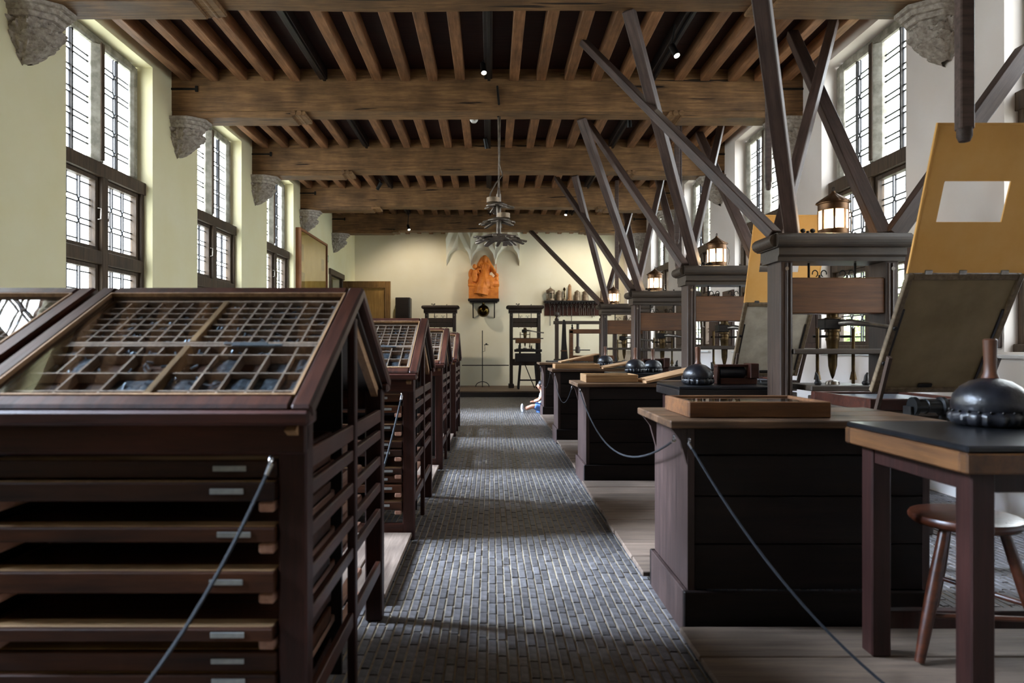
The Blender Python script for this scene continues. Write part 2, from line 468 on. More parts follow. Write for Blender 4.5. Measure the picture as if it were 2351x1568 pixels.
me = bpy.data.meshes.new('brick_paving'); me.from_pydata(vs, [], fs); me.materials.append(M_brick)
tag(ob('brick_paving', me, fl), kind='stuff')

# walls with window openings
def side_wall(name, x0, x1, wins, mat):
    m = MB(); y = YF
    for w in wins:
        if w > y: m.box(x0, x1, y, w, -.1, 4.9)
        m.box(x0, x1, w, w + WW, -.1, WZ0); m.box(x0, x1, w, w + WW, WZ1, 4.9)
        y = w + WW
    return m, y
m, y = side_wall('wall_left', XL - WT, XL, WIN_L, M_wallL)
DY0, DY1, DZ = 16.95, 18.25, 3.08                       # door opening in the left wall
m.box(XL - WT, XL, y, DY0, -.1, 4.9); m.box(XL - WT, XL, DY0, DY1, DZ, 4.9); m.box(XL - WT, XL, DY1, YB + .3, -.1, 4.9)
struct(m.build('wall_left', M_wallL))
m, y = side_wall('wall_right', XR, XR + WT, WIN_R, M_wallR)
m.box(XR, XR + WT, y, YB + .3, -.1, 4.9)
struct(m.build('wall_right', M_wallR))
struct(MB().box(XL, XR, YB, YB + .3, -.1, 4.9).build('wall_back', M_wallB))
struct(MB().box(XL, XR, YF - .3, YF, -.1, 4.9).build('wall_front', M_wallB))
# corridor behind the open door
hall = MB().box(XL - 2.2, XL - 2.1, DY0 - .6, DY1 + .6, -.1, 3.6).box(XL - 2.2, XL - WT, DY0 - .6, DY1 + .6, 3.5, 3.6)
hall.box(XL - 2.2, XL - WT, DY1 + .5, DY1 + .6, -.1, 3.6).box(XL - 2.2, XL - WT, DY0 - .6, DY0 - .5, -.1, 3.6)
struct(hall.build('wall_corridor', M_wallB))
struct(MB().box(XL - 2.2, XL - .1, DY0 - .6, DY1 + .6, -.12, -.02).build('floor_corridor', M_mortar))

# ceiling: boards, beams, joists, bolsters, corbels
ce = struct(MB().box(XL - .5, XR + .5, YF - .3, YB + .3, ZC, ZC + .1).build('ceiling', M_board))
JX = [XL + .2 + .341 * i for i in range(23)]
TRACKS = {5, 11, 17}                                      # joists replaced by dark lighting tracks
def joist_mesh(L, w=.118):
    return MB().box(-w / 2, w / 2, 0, L, ZJ, ZC, .008).mesh('joist', M_joist)
jm = joist_mesh(PITCH - .33); jmd = MB().box(-.05, .05, 0, PITCH - .33, ZJ + .02, ZC, .006).mesh('joist', M_blackw)
jm_last = joist_mesh(YB - BEAMS[-1] - .33)
tr_m = MB().box(-.018, .018, 0, PITCH - .4, ZJ - .018, ZJ + .02, .003).mesh('light_track', M_black)
for i, by in enumerate(BEAMS):
    last = i == len(BEAMS) - 1
    for j, x in enumerate(JX):
        me = jm_last if last else (jmd if j in TRACKS else jm)
        o = ob('joist', me, ce, (x + random.uniform(-.015, .015), by + .33, random.uniform(-.008, .008)))
    if not last:
        for j in TRACKS: ob('light_track', tr_m, ce, (JX[j] + .02, by + .36, 0))
def beam_mesh(seed):
    m = MB(); n = 40; r = random.Random(seed); sag = r.uniform(-.008, .008)
    prof = [(0, ZB + .012), (.012, ZB), (.318, ZB), (.33, ZB + .012), (.33, ZC), (0, ZC)]
    vs, fs = [], []
    for i in range(n + 1):
        x = XL - .05 + (XR - XL + .1) * i / n
        dz = noise.noise(Vector((x * .6, seed * 3.1, 0))) * .012 + sag
        dy = noise.noise(Vector((x * .5, seed * 5.7, 4))) * .012
        for (a, b) in prof: vs.append((x, a + dy, b + (dz if b < ZC else 0)))
    k = len(prof)
    for i in range(n):
        for j in range(k): fs.append([i * k + j, i * k + (j + 1) % k, (i + 1) * k + (j + 1) % k, (i + 1) * k + j])
    m.add(vs, fs)
    return m.mesh('beam', M_beam, True)
def moulded(s):                                           # carved end of a bolster: two reeds and a cove
    m = MB()
    for q, rr in ((0, .034), (.075, .034), (.135, .02)):
        m.tube([(s * q, -.012, -.022), (s * q, .345, -.022)], rr, 10)
    m.box(s * -.03, s * .15, -.006, .336, -.05, 0, .004)
    return m.mesh('bolster_moulding', M_beam, True)
mo = {1: moulded(1), -1: moulded(-1)}
bol_l = MB().box(0, 1.52, -.004, .334, ZB - .075, ZB + .01, .012).mesh('bolster', M_beam)
def corbel_mesh():
    m = MB(); ring = 18
    prof = [(0, .40, .235), (-.035, .40, .235), (-.04, .365, .215), (-.08, .355, .21), (-.085, .325, .195), (-.125, .315, .19), (-.13, .285, .175),
            (-.2, .31, .19), (-.26, .29, .175), (-.32, .235, .14), (-.37, .18, .11), (-.42, .12, .08), (-.46, .05, .04)]
    vs, fs = [], []; K = 10
    sub = []
    for i in range(len(prof) - 1):
        for q in range(6):
            t = q / 6; a, b = prof[i], prof[i + 1]; sub.append(tuple(a[k] * (1 - t) + b[k] * t for k in range(3)))
    sub.append(prof[-1])
    n = 24
    for (z, px, py) in sub:
        # half octagon: (0,-py) (.55px,-py) (px,-.45py) (px,.45py) (.55px,py) (0,py)
        pts = [(0, -py), (.55 * px, -py), (px, -.42 * py), (px, .42 * py), (.55 * px, py), (0, py)]
        seg = []
        for a, b in zip(pts[:-1], pts[1:]):
            for q in range(10): t = q / 10; seg.append((a[0] * (1 - t) + b[0] * t, a[1] * (1 - t) + b[1] * t))
        seg.append(pts[-1])
        for (x, y) in seg:
            amp = 0 if z > -.14 else .055
            d = noise.noise(Vector((x * 17, y * 17, z * 17))) * amp + noise.noise(Vector((x * 41, y * 41, z * 41))) * amp * .6
            s = 1 + d / max(.08, hypot(x, y))
            vs.append((max(x * s, 0), y * s, z + d * .4))
    k = 51
    for i in range(len(sub) - 1):
        for j in range(k - 1): fs.append([i * k + j, i * k + j + 1, (i + 1) * k + j + 1, (i + 1) * k + j])
    m.add(vs, fs)
    m.add([vs[j] for j in range(k)], [list(range(k))])
    return m.mesh('corbel', M_stone, True)
cm = corbel_mesh()
strap = MB().box(0, .30, -.02, -.005, 4.475, 4.50, .003).box(.30, .335, -.024, -.004, 4.45, 4.525, .004).mesh('tie_iron', M_iron)
for i, by in enumerate(BEAMS):
    b = ob('beam', beam_mesh(i + 1), ce, (0, by, 0))
    o = ob('bolster', bol_l, b, (XL, 0, 0)); o = ob('bolster', bol_l, b, (XR - 1.52, 0, 0))
    ob('bolster_moulding', mo[1], b, (XL + 1.52, 0, ZB)); ob('bolster_moulding', mo[-1], b, (XR - 1.52, 0, ZB))
    ob('corbel', cm, b, (XL, .165, ZB - .075)); ob('corbel', cm, b, (XR, .165, ZB - .075), (0, 0, pi))
    ob('tie_iron', strap, b, (XL, 0, 0)); ob('tie_iron', strap, b, (XR, .0, 0), (0, 0, 0)).scale = (-1, 1, 1)

# ---------------------------------------------------------------- windows
def ringbox(m, y0, y1, z0, z1, w, x0, x1, c=.004):
    m.box(x0, x1, y0, y0 + w, z0, z1, c); m.box(x0, x1, y1 - w, y1, z0, z1, c)
    m.box(x0, x1, y0 + w, y1 - w, z0, z0 + w, c); m.box(x0, x1, y0 + w, y1 - w, z1 - w, z1, c)
PANE_CACHE = {}
def leaded(par, y0, y1, z0, z1, x, tall, fine):
    """lead cames and panes filling one light"""
    m = MB(); w = .012; d = .014
    W, H = y1 - y0, z1 - z0
    def vline(y, a, b): m.box(x - d / 2, x + d / 2, y - w / 2, y + w / 2, a, b)
    def hline(z, a, b): m.box(x - d / 2, x + d / 2, a, b, z - w / 2, z + w / 2)
    nn = .042
    if not tall:
        wide = (W - 2 * nn) / 3
        ys = [y0, y0 + wide, y0 + wide + nn, y0 + 2 * wide + nn, y0 + 2 * wide + 2 * nn, y1]
        zs = [z0, z0 + .05, z0 + .05 + (H - .22) / 3, z0 + .11 + (H - .22) / 3, z0 + .11 + 2 * (H - .22) / 3, z0 + .17 + 2 * (H - .22) / 3, z1 - .05, z1]
        hexr = (2, 4)
    else:
        wide = (W - nn) / 2
        ys = [y0, y0 + wide, y0 + wide + nn, y1]
        n = 6; seg = (H - .06 * (n - 1)) / n; zs = [z0]
        for q in range(n):
            zs.append(zs[-1] + seg)
            if q < n - 1: zs.append(zs[-1] + .06)
        zs[-1] = z1; hexr = tuple(range(1, 2 * n - 1, 2))
    for j, y in enumerate(ys[1:-1], 1):
        for i in range(len(zs) - 1):
            if i in hexr: continue
            vline(y, zs[i], zs[i + 1])
    for i, z in enumerate(zs[1:-1], 1):
        for j in range(0, len(ys) - 1, 2): hline(z, ys[j], ys[j + 1])
    for i in hexr:                                        # crossed leads where narrow strips meet the bands
        for j in range(1, len(ys) - 1, 2):
            a, b, c, e = ys[j], ys[j + 1], zs[i], zs[i + 1]
            m.bar((x, a, c), (x, b, e), d, w, (1, 0, 0)); m.bar((x, a, e), (x, b, c), d, w, (1, 0, 0))
    o = m.build('lead_cames', M_lead, par); o['kind'] = 'stuff'
    if fine:
        for i in range(len(zs) - 1):
            for j in range(len(ys) - 1):
                a, b = round(ys[j + 1] - ys[j], 3), round(zs[i + 1] - zs[i], 3)
                if (a, b) not in PANE_CACHE:
                    PANE_CACHE[(a, b)] = MB().add([(0, 0, 0), (0, a, 0), (0, a, b), (0, 0, b)], [[0, 1, 2, 3]]).mesh('pane', M_glassw)
                ob('pane', PANE_CACHE[(a, b)], par, (x, ys[j], zs[i]))
    else:
        MB().add([(x, y0, z0), (x, y1, z0), (x, y1, z1), (x, y0, z1)], [[0, 1, 2, 3]]).build('pane', M_glassw, par)
def window(n, fine):
    r = bpy.data.objects.new('window_%d' % n, None); COL.objects.link(r); struct(r)
    r['label'] = 'tall leaded window with stone mullion above and dark oak casements'
    C = WW / 2
    # stone surround of the upper lights (local -x points outdoors)
    s = MB(); zt = 3.22
    for a, b in ((0, .13), (WW - .13, WW)): s.box(-.24, -.165, a, b, zt, WZ1, .03)
    s.box(-.24, -.165, .13, WW - .13, WZ1 - .1, WZ1, .02)
    s.build('stone_frame', M_stonew, r)
    MB().prism([(-.13, C - .03), (-.13, C + .03), (-.20, C + .08), (-.25, C + .08), (-.25, C - .08), (-.20, C - .08)], zt, WZ1 - .1, 'z').build('stone_mullion', M_stonew, r)
    MB().box(-.13, -.115, C - .032, C + .032, zt + .02, WZ1 - .08, .004).build('mullion_bar', M_oakdark, r)
    MB().prism([(-.235, 3.05), (-.08, 3.05), (-.08, 3.19), (-.235, 3.25)], 0, WW, 'y').build('transom', M_oakdark, r)
    MB().box(-.235, -.10, 0, .055, WZ0, 3.06, .006).build('frame_post', M_oakdark, r)
    MB().box(-.235, -.10, WW - .055, WW, WZ0, 3.06, .006).build('frame_post', M_oakdark, r)
    MB().box(-.215, -.09, C - .055, C + .055, WZ0, 3.06, .008).build('frame_post', M_oakdark, r)
    MB().box(-.21, -.095, .05, WW - .05, 2.13, 2.27, .008).build('frame_rail', M_oakdark, r)
    MB().box(-.235, -.06, 0, WW, WZ0 - .02, WZ0 + .06, .008).build('frame_rail', M_oakdark, r)
    MB().box(-.02, .05, -.03, WW + .03, WZ0 - .05, WZ0 - .02, .006).build('window_ledge', M_ledge, r)
    for (a, b) in ((.055, C - .055), (C + .055, WW - .055)):
        for (c, e) in ((WZ0 + .06, 2.13), (2.27, 3.05)):
            q = MB(); ringbox(q, a, b, c, e,   .045, -.215, -.14); cs = q.build('casement', M_oakdark, r)
            leaded(r, a + .045, b - .045, c + .045, e - .045, -.2, False, fine)
            hy = b - .02 if a < C * .9 else a + .02
            MB().tube([(-.13, hy, (c + e) / 2 - .06), (-.10, hy, (c + e) / 2 - .055), (-.095, hy, (c + e) / 2 + .055), (-.13, hy, (c + e) / 2 + .06)], .007, 6).build('handle', M_steel, cs, True)
        leaded(r, a + .075 if a < .1 else a + .045, b - .045 if a < .1 else b - .075, zt + .01, WZ1 - .1, -.222, True, fine)
        y = (a + b) / 2
        MB().box(-.21, -.19, y - .011, y + .011, zt, WZ1 - .1).build('saddle_bar', M_iron, r)
    return r
wl = {}
for i, y in enumerate(WIN_L):
    if i == 0: base = w = window(1, False)
    elif i == 2: w = window(3, True); finew = w
    else: w = copy_tree(base); w.name = 'window_%d' % (i + 1)
    w.location = (XL, y, 0)
for i, y in enumerate(WIN_R):
    w = copy_tree(finew if i == 1 else base); w.name = 'window_%d' % (i + 1 + len(WIN_L))
    w.location = (XR, y + WW, 0); w.rotation_euler = (0, 0, pi)
for o in sc.objects:
    if o.name.startswith('window_') and o.type == 'EMPTY':
        n = int(o.name.split('_')[1])
        side = 'left' if n <= 5 else 'right'
        o['label'] = 'leaded stone window with dark oak casements, number %d along the %s wall' % (n if n <= 5 else n - 5, side)
# folding shutters flat on the right wall beside the casements
def shutter(y, w, lab):
    t = thing('window_shutter', lab, 'shutter', (XR - .002, y, WZ0 + .03), (0, 0, 0))
    h = .94
    m = MB(); m.box(-.03, 0, 0, w, 0, h, .004); m.build('leaf', M_shutter, t)
    for a, b in ((.06, h / 2 - .03), (h / 2 + .03, h - .06)):
        MB().box(-.04, -.03, .05, w - .05, a, b, .006).build('panel', M_shutter, t)
names = ['beyond the frame edge', 'nearest', 'second', 'third', 'fourth', 'fifth']
for i, y in enumerate(WIN_R, 0):
    nm = ['the right window at the frame edge', 'the right-hand window behind the nearest press', 'the right-hand window behind the second press', 'the right-hand window behind the third press', 'the right-hand window behind the fourth press', 'the last right-hand window'][i]
    shutter(y - .5, .48, 'brown shutter folded back on the near side of ' + nm)
    shutter(y + WW + .02, .48, 'brown shutter folded back on the far side of ' + nm)

# door in the left wall, standing open into the room
dr = bpy.data.objects.new('door_1', None); COL.objects.link(dr); struct(dr); dr.location = (XL + .02, DY1 + .02, .02)
dr['label'] = 'light oak panelled door standing open beside the back wall'
LW, LH = 1.28, 3.02
m = MB(); T = .05
m.box(0, .13, 0, T, 0, LH, .005); m.box(LW - .13, LW, 0, T, 0, LH, .005)
for a, b in ((0, .2), (1.25, 1.4), (LH - .16, LH)): m.box(.13, LW - .13, 0, T, a, b, .005)
m.build('door_frame', M_doorw, dr)
for a, b in ((.2, 1.25), (1.4, LH - .16)):
    MB().box(.13, LW - .13, .015, .035, a, b).build('door_panel', M_doorp, dr)
    q = MB()
    q.box(.13, .155, -.006, .02, a, b, .005).box(LW - .155, LW - .13, -.006, .02, a, b, .005).box(.155, LW - .155, -.006, .02, a, a + .025, .005).box(.155, LW - .155, -.006, .02, b - .025, b, .005)
    q.build('door_moulding', M_doorw, dr)
MB().lathe([(.02, 0), (.02, .01), (.01, .02), (.012, .05), (.026, .065), (.02, .08)], 12, (LW - .07, 0, 1.15), 'y').build('door_knob', M_brass, dr, True)
tr = MB()
tr.box(XL - .06, XL + .03, DY0 - .12, DY0 + .01, 0, DZ + .12, .01).box(XL - .06, XL + .03, DY1 - .01, DY1 + .12, 0, DZ + .12, .01)
tr.box(XL - .06, XL + .05, DY0 - .16, DY1 + .16, DZ - .01, DZ + .14, .012)
struct(tr.build('trim_1', M_oakdark))
ex = thing('exit_sign', 'small green exit sign high on the left wall above the door', 'sign', (XL + .012, 16.5, 3.34))
MB().box(-.01, .01, 0, .17, 0, .17, .003).build('sign_plate', M_green, ex)
q = MB().box(.011, .013, .05, .12, .04, .13); q.build('pictogram', M_white, ex)

# dais along the back wall
da = thing('dais', 'low boarded step running along the foot of the back wall', 'platform', (0, 17.4, 0))
for i in range(9):
    y0 = .02 + i * .285
    MB().box(-3.98, 3.88, y0, y0 + .28, .115, .15, .004).build('plank', M_dais, da)
MB().box(-3.98, 3.88, 0, .03, 0, .125, .004).build('riser', M_blackw, da)
# moulded plaster vault against the back wall
def vault():
    m = MB(); x0, x1 = -1.31, .82; zb, zt = 3.66, 4.585; nb = 3; nx, nz = 120, 60
    bw = (x1 - x0) / nb
    def arch(x):
        u = ((x - x0) / bw) % 1.0; d = abs(u - .5) * 2
        return zb + .10 + .36 * sqrt(max(0, 1 - min(1, (d / .9)) ** 2)) if d < .9 else zb + .12 * (1 - d) / .1 * .8
    vs = []; fs = []
    for i in range(nx + 1):
        x = x0 + (x1 - x0) * i / nx; za = arch(min(max(x, x0 + 1e-4), x1 - 1e-4))
        u = ((x - x0) / bw) % 1.0
        if i == nx: u = 1.0
        d = abs(u - .5) * 2
        for j in range(nz + 1):
            t = j / nz; z = za + (zt - za) * t
            g = (z - zb) / (zt - zb)
            # pendant cones widen upwards; groins meet half way between them
            cone = .06 + .46 * g ** 1.25
            lune = max(0, 1 - d) * .16 * (1 - abs(2 * g - 1.1))
            star = .22 * abs(((d + 1.3 * g) % .8) - .4)
            edge = min(1, t * 9)
            vs.append((x, YB - (.035 + (cone - max(0, lune) - star) * edge), z))
    for i in range(nx):
        for j in range(nz): a = i * (nz + 1) + j; fs.append([a, a + 1, a + nz + 2, a + nz + 1])
    m.add(vs, fs)
    for xx in (0, nx):                                    # returns at both ends
        k = [vs[xx * (nz + 1) + j] for j in range(nz + 1)]
        w = k + [(p[0], YB, p[2]) for p in k]
        m.add(w, [[j, j + 1, nz + 2 + j, nz + 1 + j] for j in range(nz)])
    k = [vs[i * (nz + 1)] for i in range(nx + 1)]
    m.add(k + [(p[0], YB, p[2]) for p in k], [[i, i + 1, nx + 2 + i, nx + 1 + i] for i in range(nx)])
    return m
va = vault().build('plaster_vault', M_plaster, None, False)
va.data.shade_smooth(); va.data.set_sharp_from_angle(angle=radians(25))
tag(va, 'white plaster corbel vault of three small arches above the statue', 'vault')

# outdoors: gravel court and garden trees to the right
struct(MB().box(-30, 32, -25, 45, -.6, -.5).build('ground', M_ground))
def tree(x, y, h, rad, seed, label):
    r = random.Random(seed)
    t = thing('garden_tree', label, 'tree', (x, y, -.5))
    MB().tube([(0, 0, 0), (.1, .05, h * .3), (-.05, .1, h * .6)], [.16, .12, .06], 8).build('trunk', M_bark, t, True)
    vs, fs = [], []
    cl = [(r.uniform(-.6, .6) * rad, r.uniform(-.6, .6) * rad, h * r.uniform(.25, .95), rad * r.uniform(.35, .6)) for _ in range(14)]
    for _ in range(1500):
        c = r.choice(cl); p = Vector((r.gauss(0, 1), r.gauss(0, 1), r.gauss(0, 1))).normalized() * c[3] * r.uniform(.6, 1)
        p += Vector(c[:3]); a = Vector((r.gauss(0, 1), r.gauss(0, 1), r.gauss(0, 1))).normalized(); b = a.orthogonal().normalized()
        s = r.uniform(.08, .16); k = len(vs)
        vs += [tuple(p - a * s), tuple(p + b * s * .6), tuple(p + a * s), tuple(p - b * s * .6)]; fs.append([k, k + 1, k + 2, k + 3])
    me = bpy.data.meshes.new('foliage'); me.from_pydata(vs, [], fs); me.materials.append(M_leaf)
    tag(ob('foliage', me, t), kind='stuff')
for i, (x, y, h, rd) in enumerate([(8.5, 14.5, 3.6, 1.7), (10.5, 19.5, 4.6, 2.0), (9.8, 25, 4.2, 2.0), (11.5, 31, 4.6, 2.3), (14.0, 38, 5.4, 2.6)]):
    tree(x, y, h, rd, 40 + i, 'leafy green garden tree outside the right-hand windows, %s from the camera' % ['nearest', 'second', 'third', 'fourth', 'farthest'][i])

# ================================================================ COMPOSING FRAMES (left)
FW, FD = .955, 1.34            # width and depth of one frame
EY, EZ, RY, RZ = -.05, 1.098, .70, 1.478     # eave and ridge of the sloping desk
SL = hypot(RY - EY, RZ - EZ); SA = atan2(RZ - EZ, RY - EY)
SLB = hypot(FD + .05 - RY, RZ - EZ); SAB = atan2(RZ - EZ, FD + .05 - RY)
SLATZ = [.94, .855, .735, .615, .497, .25]
def sash(par, name, L, w, back=False):
    m = MB(); b = .058; T = .042
    m.box(-w, -w + b, 0, L, -T, 0, .008); m.box(-b, 0, 0, L, -T, 0, .008)
    m.box(-w + b, -b, 0, b, -T, 0, .008); m.box(-w + b, -b, L - b, L, -T, 0, .008)
    o = m.build(name, M_casey, par)
    e = MB(); i = .006
    e.box(-w + b, -w + b + i, b, L - b, -.014, .001).box(-b - i, -b, b, L - b, -.014, .001).box(-w + b + i, -b - i, b, b + i, -.014, .001).box(-w + b + i, -b - i, L - b - i, L - b, -.014, .001)
    e.build('glazing_bead', M_edge, o)
    MB().box(-w + b + .002, -b - .002, b + .002, L - b - .002, -.016, -.012).build('glass', M_glassc, o)
    if back: MB().box(-w + .03, -.03, .03, L - .03, -T - .03, -T - .015).build('backing', M_blackw, o)
    return o
def frame(Yf, x, label, left_end=True):
    t = thing('composing_frame', label, 'composing frame', (x, Yf, 0), (0, 0, 0), 'composing frames in the left row')
    pw, pd = .078, .07
    post = MB().box(0, pw, 0, pd, 0, 1.06, .006).mesh('post', M_casez)
    thin = MB().box(0, .03, 0, .045, 0, 1.36, .004).mesh('post', M_casez)
    for px in (-pw, -FW):
        ob('post', post, t, (px, 0, 0)); ob('post', post, t, (px, FD - pd, 0))
    for px in (-.03, -FW): ob('post', thin, t, (px, .66, 0))
    MB().box(-.9, -.06, .7, .72, .03, 1.36).build('centre_panel', M_blackw, t)
    MB().box(-FW + .032, -FW + .044, .07, FD - .07, .12, 1.02).build('end_panel', M_blackw, t)  # added to block light that would pass through the open slats
    for y0, y1 in ((-.008, .03), (FD - .03, FD + .008)):
        MB().box(-FW, 0, y0, y1, .962, 1.056, .006).build('top_rail', M_case, t)
    MB().box(-FW + .07, -.07, .0, .035, .03, .11, .005).build('bottom_rail', M_case, t)
    for px in (-.028, -FW + .004):
        for z in SLATZ:
            hh = .056 if z > .9 or z < .3 else .04
            MB().box(px, px + .022, pd, .66, z - hh / 2, z + hh / 2, .003).build('side_slat', M_casey, t)
            MB().box(px, px + .022, .705, FD - pd, z - hh / 2, z + hh / 2, .003).build('side_slat', M_casey, t)
    # sloping desk: rafters, eave boards, glazed sashes
    for px in (-.05, -FW + .02):
        m = MB(); m.prism([(-.04, 1.03), (.02, 1.0), (RY, RZ - .13), (RY, RZ - .045)], px, px + .03, 'x')
        m.build('rafter', M_edge, t)
        m = MB(); m.prism([(FD + .04, 1.03), (FD - .02, 1.0), (RY, RZ - .13), (RY, RZ - .045)], px, px + .03, 'x')
        m.build('rafter', M_edge, t)
    MB().box(-FW - .01, .02, -.055, .03, 1.045, 1.085, .008).build('eave_board', M_case, t)
    MB().box(-FW - .01, .02, FD - .03, FD + .055, 1.045, 1.085, .008).build('eave_board', M_case, t)
    a = sash(t, 'desk_sash', SL, FW + .02); a.location = (.025, EY, EZ); a.rotation_euler = (SA, 0, 0)
    b = sash(t, 'desk_sash', SLB, FW + .02, True); b.location = (-FW + .005, FD + .05, EZ); b.rotation_euler = (SAB, 0, pi)
    return t
def type_case(t, Y, x, upper, seed, which):
    """shallow compartment case lying under the glass; local x across, y up the slope, z out of it"""
    w, d = .83, .352
    off = .062 if not upper else .062 + d + .004
    nrm = -.062
    loc = Vector((x + .025 - (FW + .02) / 2, Y + EY + off * cos(SA) - nrm * sin(SA), EZ + off * sin(SA) + nrm * cos(SA)))
    o = thing('type_case', '%s type case %s in %s' % ('upper' if upper else 'lower', 'of small even compartments' if upper else 'of uneven compartments', which), 'type case', loc, (SA, 0, 0), 'type cases under glass')
    r = random.Random(seed); h = .036
    m = MB().box(-w / 2, w / 2, 0, d, -.012, 0); m.build('bottom', M_tcase, o)
    m = MB().box(-w / 2, -w / 2 + .012, 0, d, 0, h).box(w / 2 - .012, w / 2, 0, d, 0, h).box(-w / 2 + .012, w / 2 - .012, 0, .014, 0, h).box(-w / 2 + .012, w / 2 - .012, d - .014, d, 0, h)
    m.build('rim', M_part, o)
    MB().box(-.012, .012, .014, d - .014, 0, h + .004, .003).build('divider', M_edge, o)
    hw = w / 2 - .024; hd = d - .028
    cells = []
    vfull = MB().box(-.0032, .0032, 0, hd, 0, h - .004).mesh('partition', M_part)
    hfull = MB().box(0, hw, -.0032, .0032, 0, h - .004).mesh('partition', M_part)
    for s in (0, 1):
        bx = -w / 2 + .012 if s == 0 else .012
        if upper:
            for q in range(1, 7): ob('partition', vfull, o, (bx + hw * q / 7, .014, 0))
            for q in range(1, 7): ob('partition', hfull, o, (bx, .014 + hd * q / 7, 0))
            cells += [(bx + hw * i / 7, bx + hw * (i + 1) / 7, .014 + hd * j / 7, .014 + hd * (j + 1) / 7) for i in range(7) for j in range(7)]
        else:
            rows = [0, .16, .48, .84, 1.0]
            for q in rows[1:-1]: ob('partition', hfull, o, (bx, .014 + hd * q, 0))
            for j in range(4):
                a, b = .014 + hd * rows[j], .014 + hd * rows[j + 1]
                cols = [[0, .34, .66, 1] if s == 0 else [0, .25, .45, .66, .86, 1], [0, .34, .66, 1] if s == 0 else [0, .25, .45, .66, .86, 1],
                        [0, .2, .36, .66, 1] if s == 0 else [0, .25, .45, .66, .86, 1], [0, .18, .36, .5, .66, .83, 1] if s == 0 else [0, .14, .28, .45, .66, .86, 1]][j]
                vm = MB().box(-.0032, .0032, 0, b - a, 0, h - .004).mesh('partition', M_part)
                for q in cols[1:-1]: ob('partition', vm, o, (bx + hw * q, a, 0))
                cells += [(bx + hw * cols[i], bx + hw * cols[i + 1], a, b) for i in range(len(cols) - 1)]
    m = MB()
    for (a, b, c, e) in cells:
        if r.random() < .5:                                # a heap of sorts in the compartment
            n = 4; k = []; lv = r.uniform(.004, .02)
            for i in range(n + 1):
                for j in range(n + 1):
                    k.append((a + .004 + (b - a - .008) * i / n, c + .004 + (e - c - .008) * j / n, lv + r.uniform(-.0015, .003) - .003 * (abs(i - 2) + abs(j - 2)) / 4))
            m.add(k, [[i * 5 + j, (i + 1) * 5 + j, (i + 1) * 5 + j + 1, i * 5 + j + 1] for i in range(n) for j in range(n)])
        for _ in range(r.choice([0, 1, 3, 6])):
            cx, cy = r.uniform(a + .012, b - .012), r.uniform(c + .01, e - .01); an = r.uniform(0, pi)
            dv = Vector((cos(an), sin(an), 0)) * .011
            m.bar((cx - dv.x, cy - dv.y, r.uniform(.01, .02)), (cx + dv.x, cy + dv.y, r.uniform(.012, .026)), .005, .006)
    so = m.build('type_sorts', M_sorts, o); so['kind'] = 'stuff'
    if not upper:
        for q, (p0, p1) in enumerate(((.14, .30), (.11, .25))):
            MB().box(p0, p1, d - .012 + q * .012 - .008, d - .002 + q * .012 - .008, h, h + .008, .002).build('metal_slug', M_leadslug, o)
    return o
ORD = ['topmost', 'second', 'third', 'fourth', 'fifth', 'sixth', 'seventh', 'eighth', 'ninth', 'lowest']
def tray(t_y, x, z0, z1, pull, idx, which, depth=1.05, tone=None):
    t = thing('type_tray', '%s labelled wooden type tray down in %s' % (ORD[idx], which), 'tray', (x, t_y - pull, z0), (0, 0, 0), 'type trays in the composing frames')
    h = z1 - z0; a, b = -FW + .082, -.082
    MB().box(a, b, 0, .018, 0, h, .003).build('front', M_tray, t)
    m = MB().box(a, a + .012, .018, depth * .6, 0, h).box(b - .012, b, .018, depth * .6, 0, h).box(a, b, .018, depth * .6, 0, .008).box(a, b, depth * .6, depth * .6 + .012, 0, h)
    m.build('tray_body', M_tray, t)
    MB().box(a + .012, b - .012, .07, .25, h - .006, h - .002).build('inner_lid', M_tray, t)
    MB().box(a + .004, b - .004, .018, .07, h - .006, h + .001, .002).build('worn_edge', M_traylit, t)  # light on the front of the lid, painted as a pale strip
    pm = MB().box(-.045, .045, -.003, .001, -.0075, .0075, .001)
    pm.build('label_plate', M_label, t, loc=(b - .12 + random.uniform(-.02, .02), 0, h * .55))
def runner(t, z):
    for px in (-.128, -FW + .085):
        MB().box(px, px + .043, -.012, FD - .1, z - .016, z + .012, .005).build('runner', M_peg, t)

FY = [1.85, 4.44, 7.02, 9.6]
FX = -.5
WH = ['the nearest composing frame', 'the second composing frame from the camera', 'the third composing frame from the camera', 'the farthest composing frame']
frames = []
for i, y in enumerate(FY):
    t = frame(y, FX, ['nearest red-brown composing frame with glazed sloping top and slatted side', 'second red-brown composing frame with glazed sloping top along the aisle', 'third composing frame with worn edges and glazed sloping top along the aisle', 'farthest of the aisle composing frames with glazed sloping top'][i])
    frames.append(t)
    type_case(t, y, FX, False, 10 + i, WH[i]); type_case(t, y, FX, True, 30 + i, WH[i])
X2 = FX - FW - .045
tB = frame(FY[0], X2, 'glazed composing frame at the far left whose glass mirrors the window')
WB = 'the composing frame at the far left'
type_case(tB, FY[0], X2, False, 50, WB); type_case(tB, FY[0], X2, True, 51, WB)
TZ = [(.897, .945, .0), (.838, .888, .02), (.727, .766, .016), (.592, .648, .022), (.468, .502, .035), (.372, .426, .0), (.333, .368, .012), (.26, .312, .012), (.15, .2, .01)]
for k, (a, b, p) in enumerate(TZ):
    tray(FY[0] + .0, FX, a, b, p, k, WH[0])
for z in (.823, .711, .576, .452, .244, .136): runner(frames[0], z)
TZ2 = [(.90, .945, .0), (.83, .872, .01), (.71, .752, .012), (.6, .64, .004), (.545, .588, .01), (.43, .468, .012), (.375, .415, .008), (.31, .36, .01), (.2, .25, .012)]
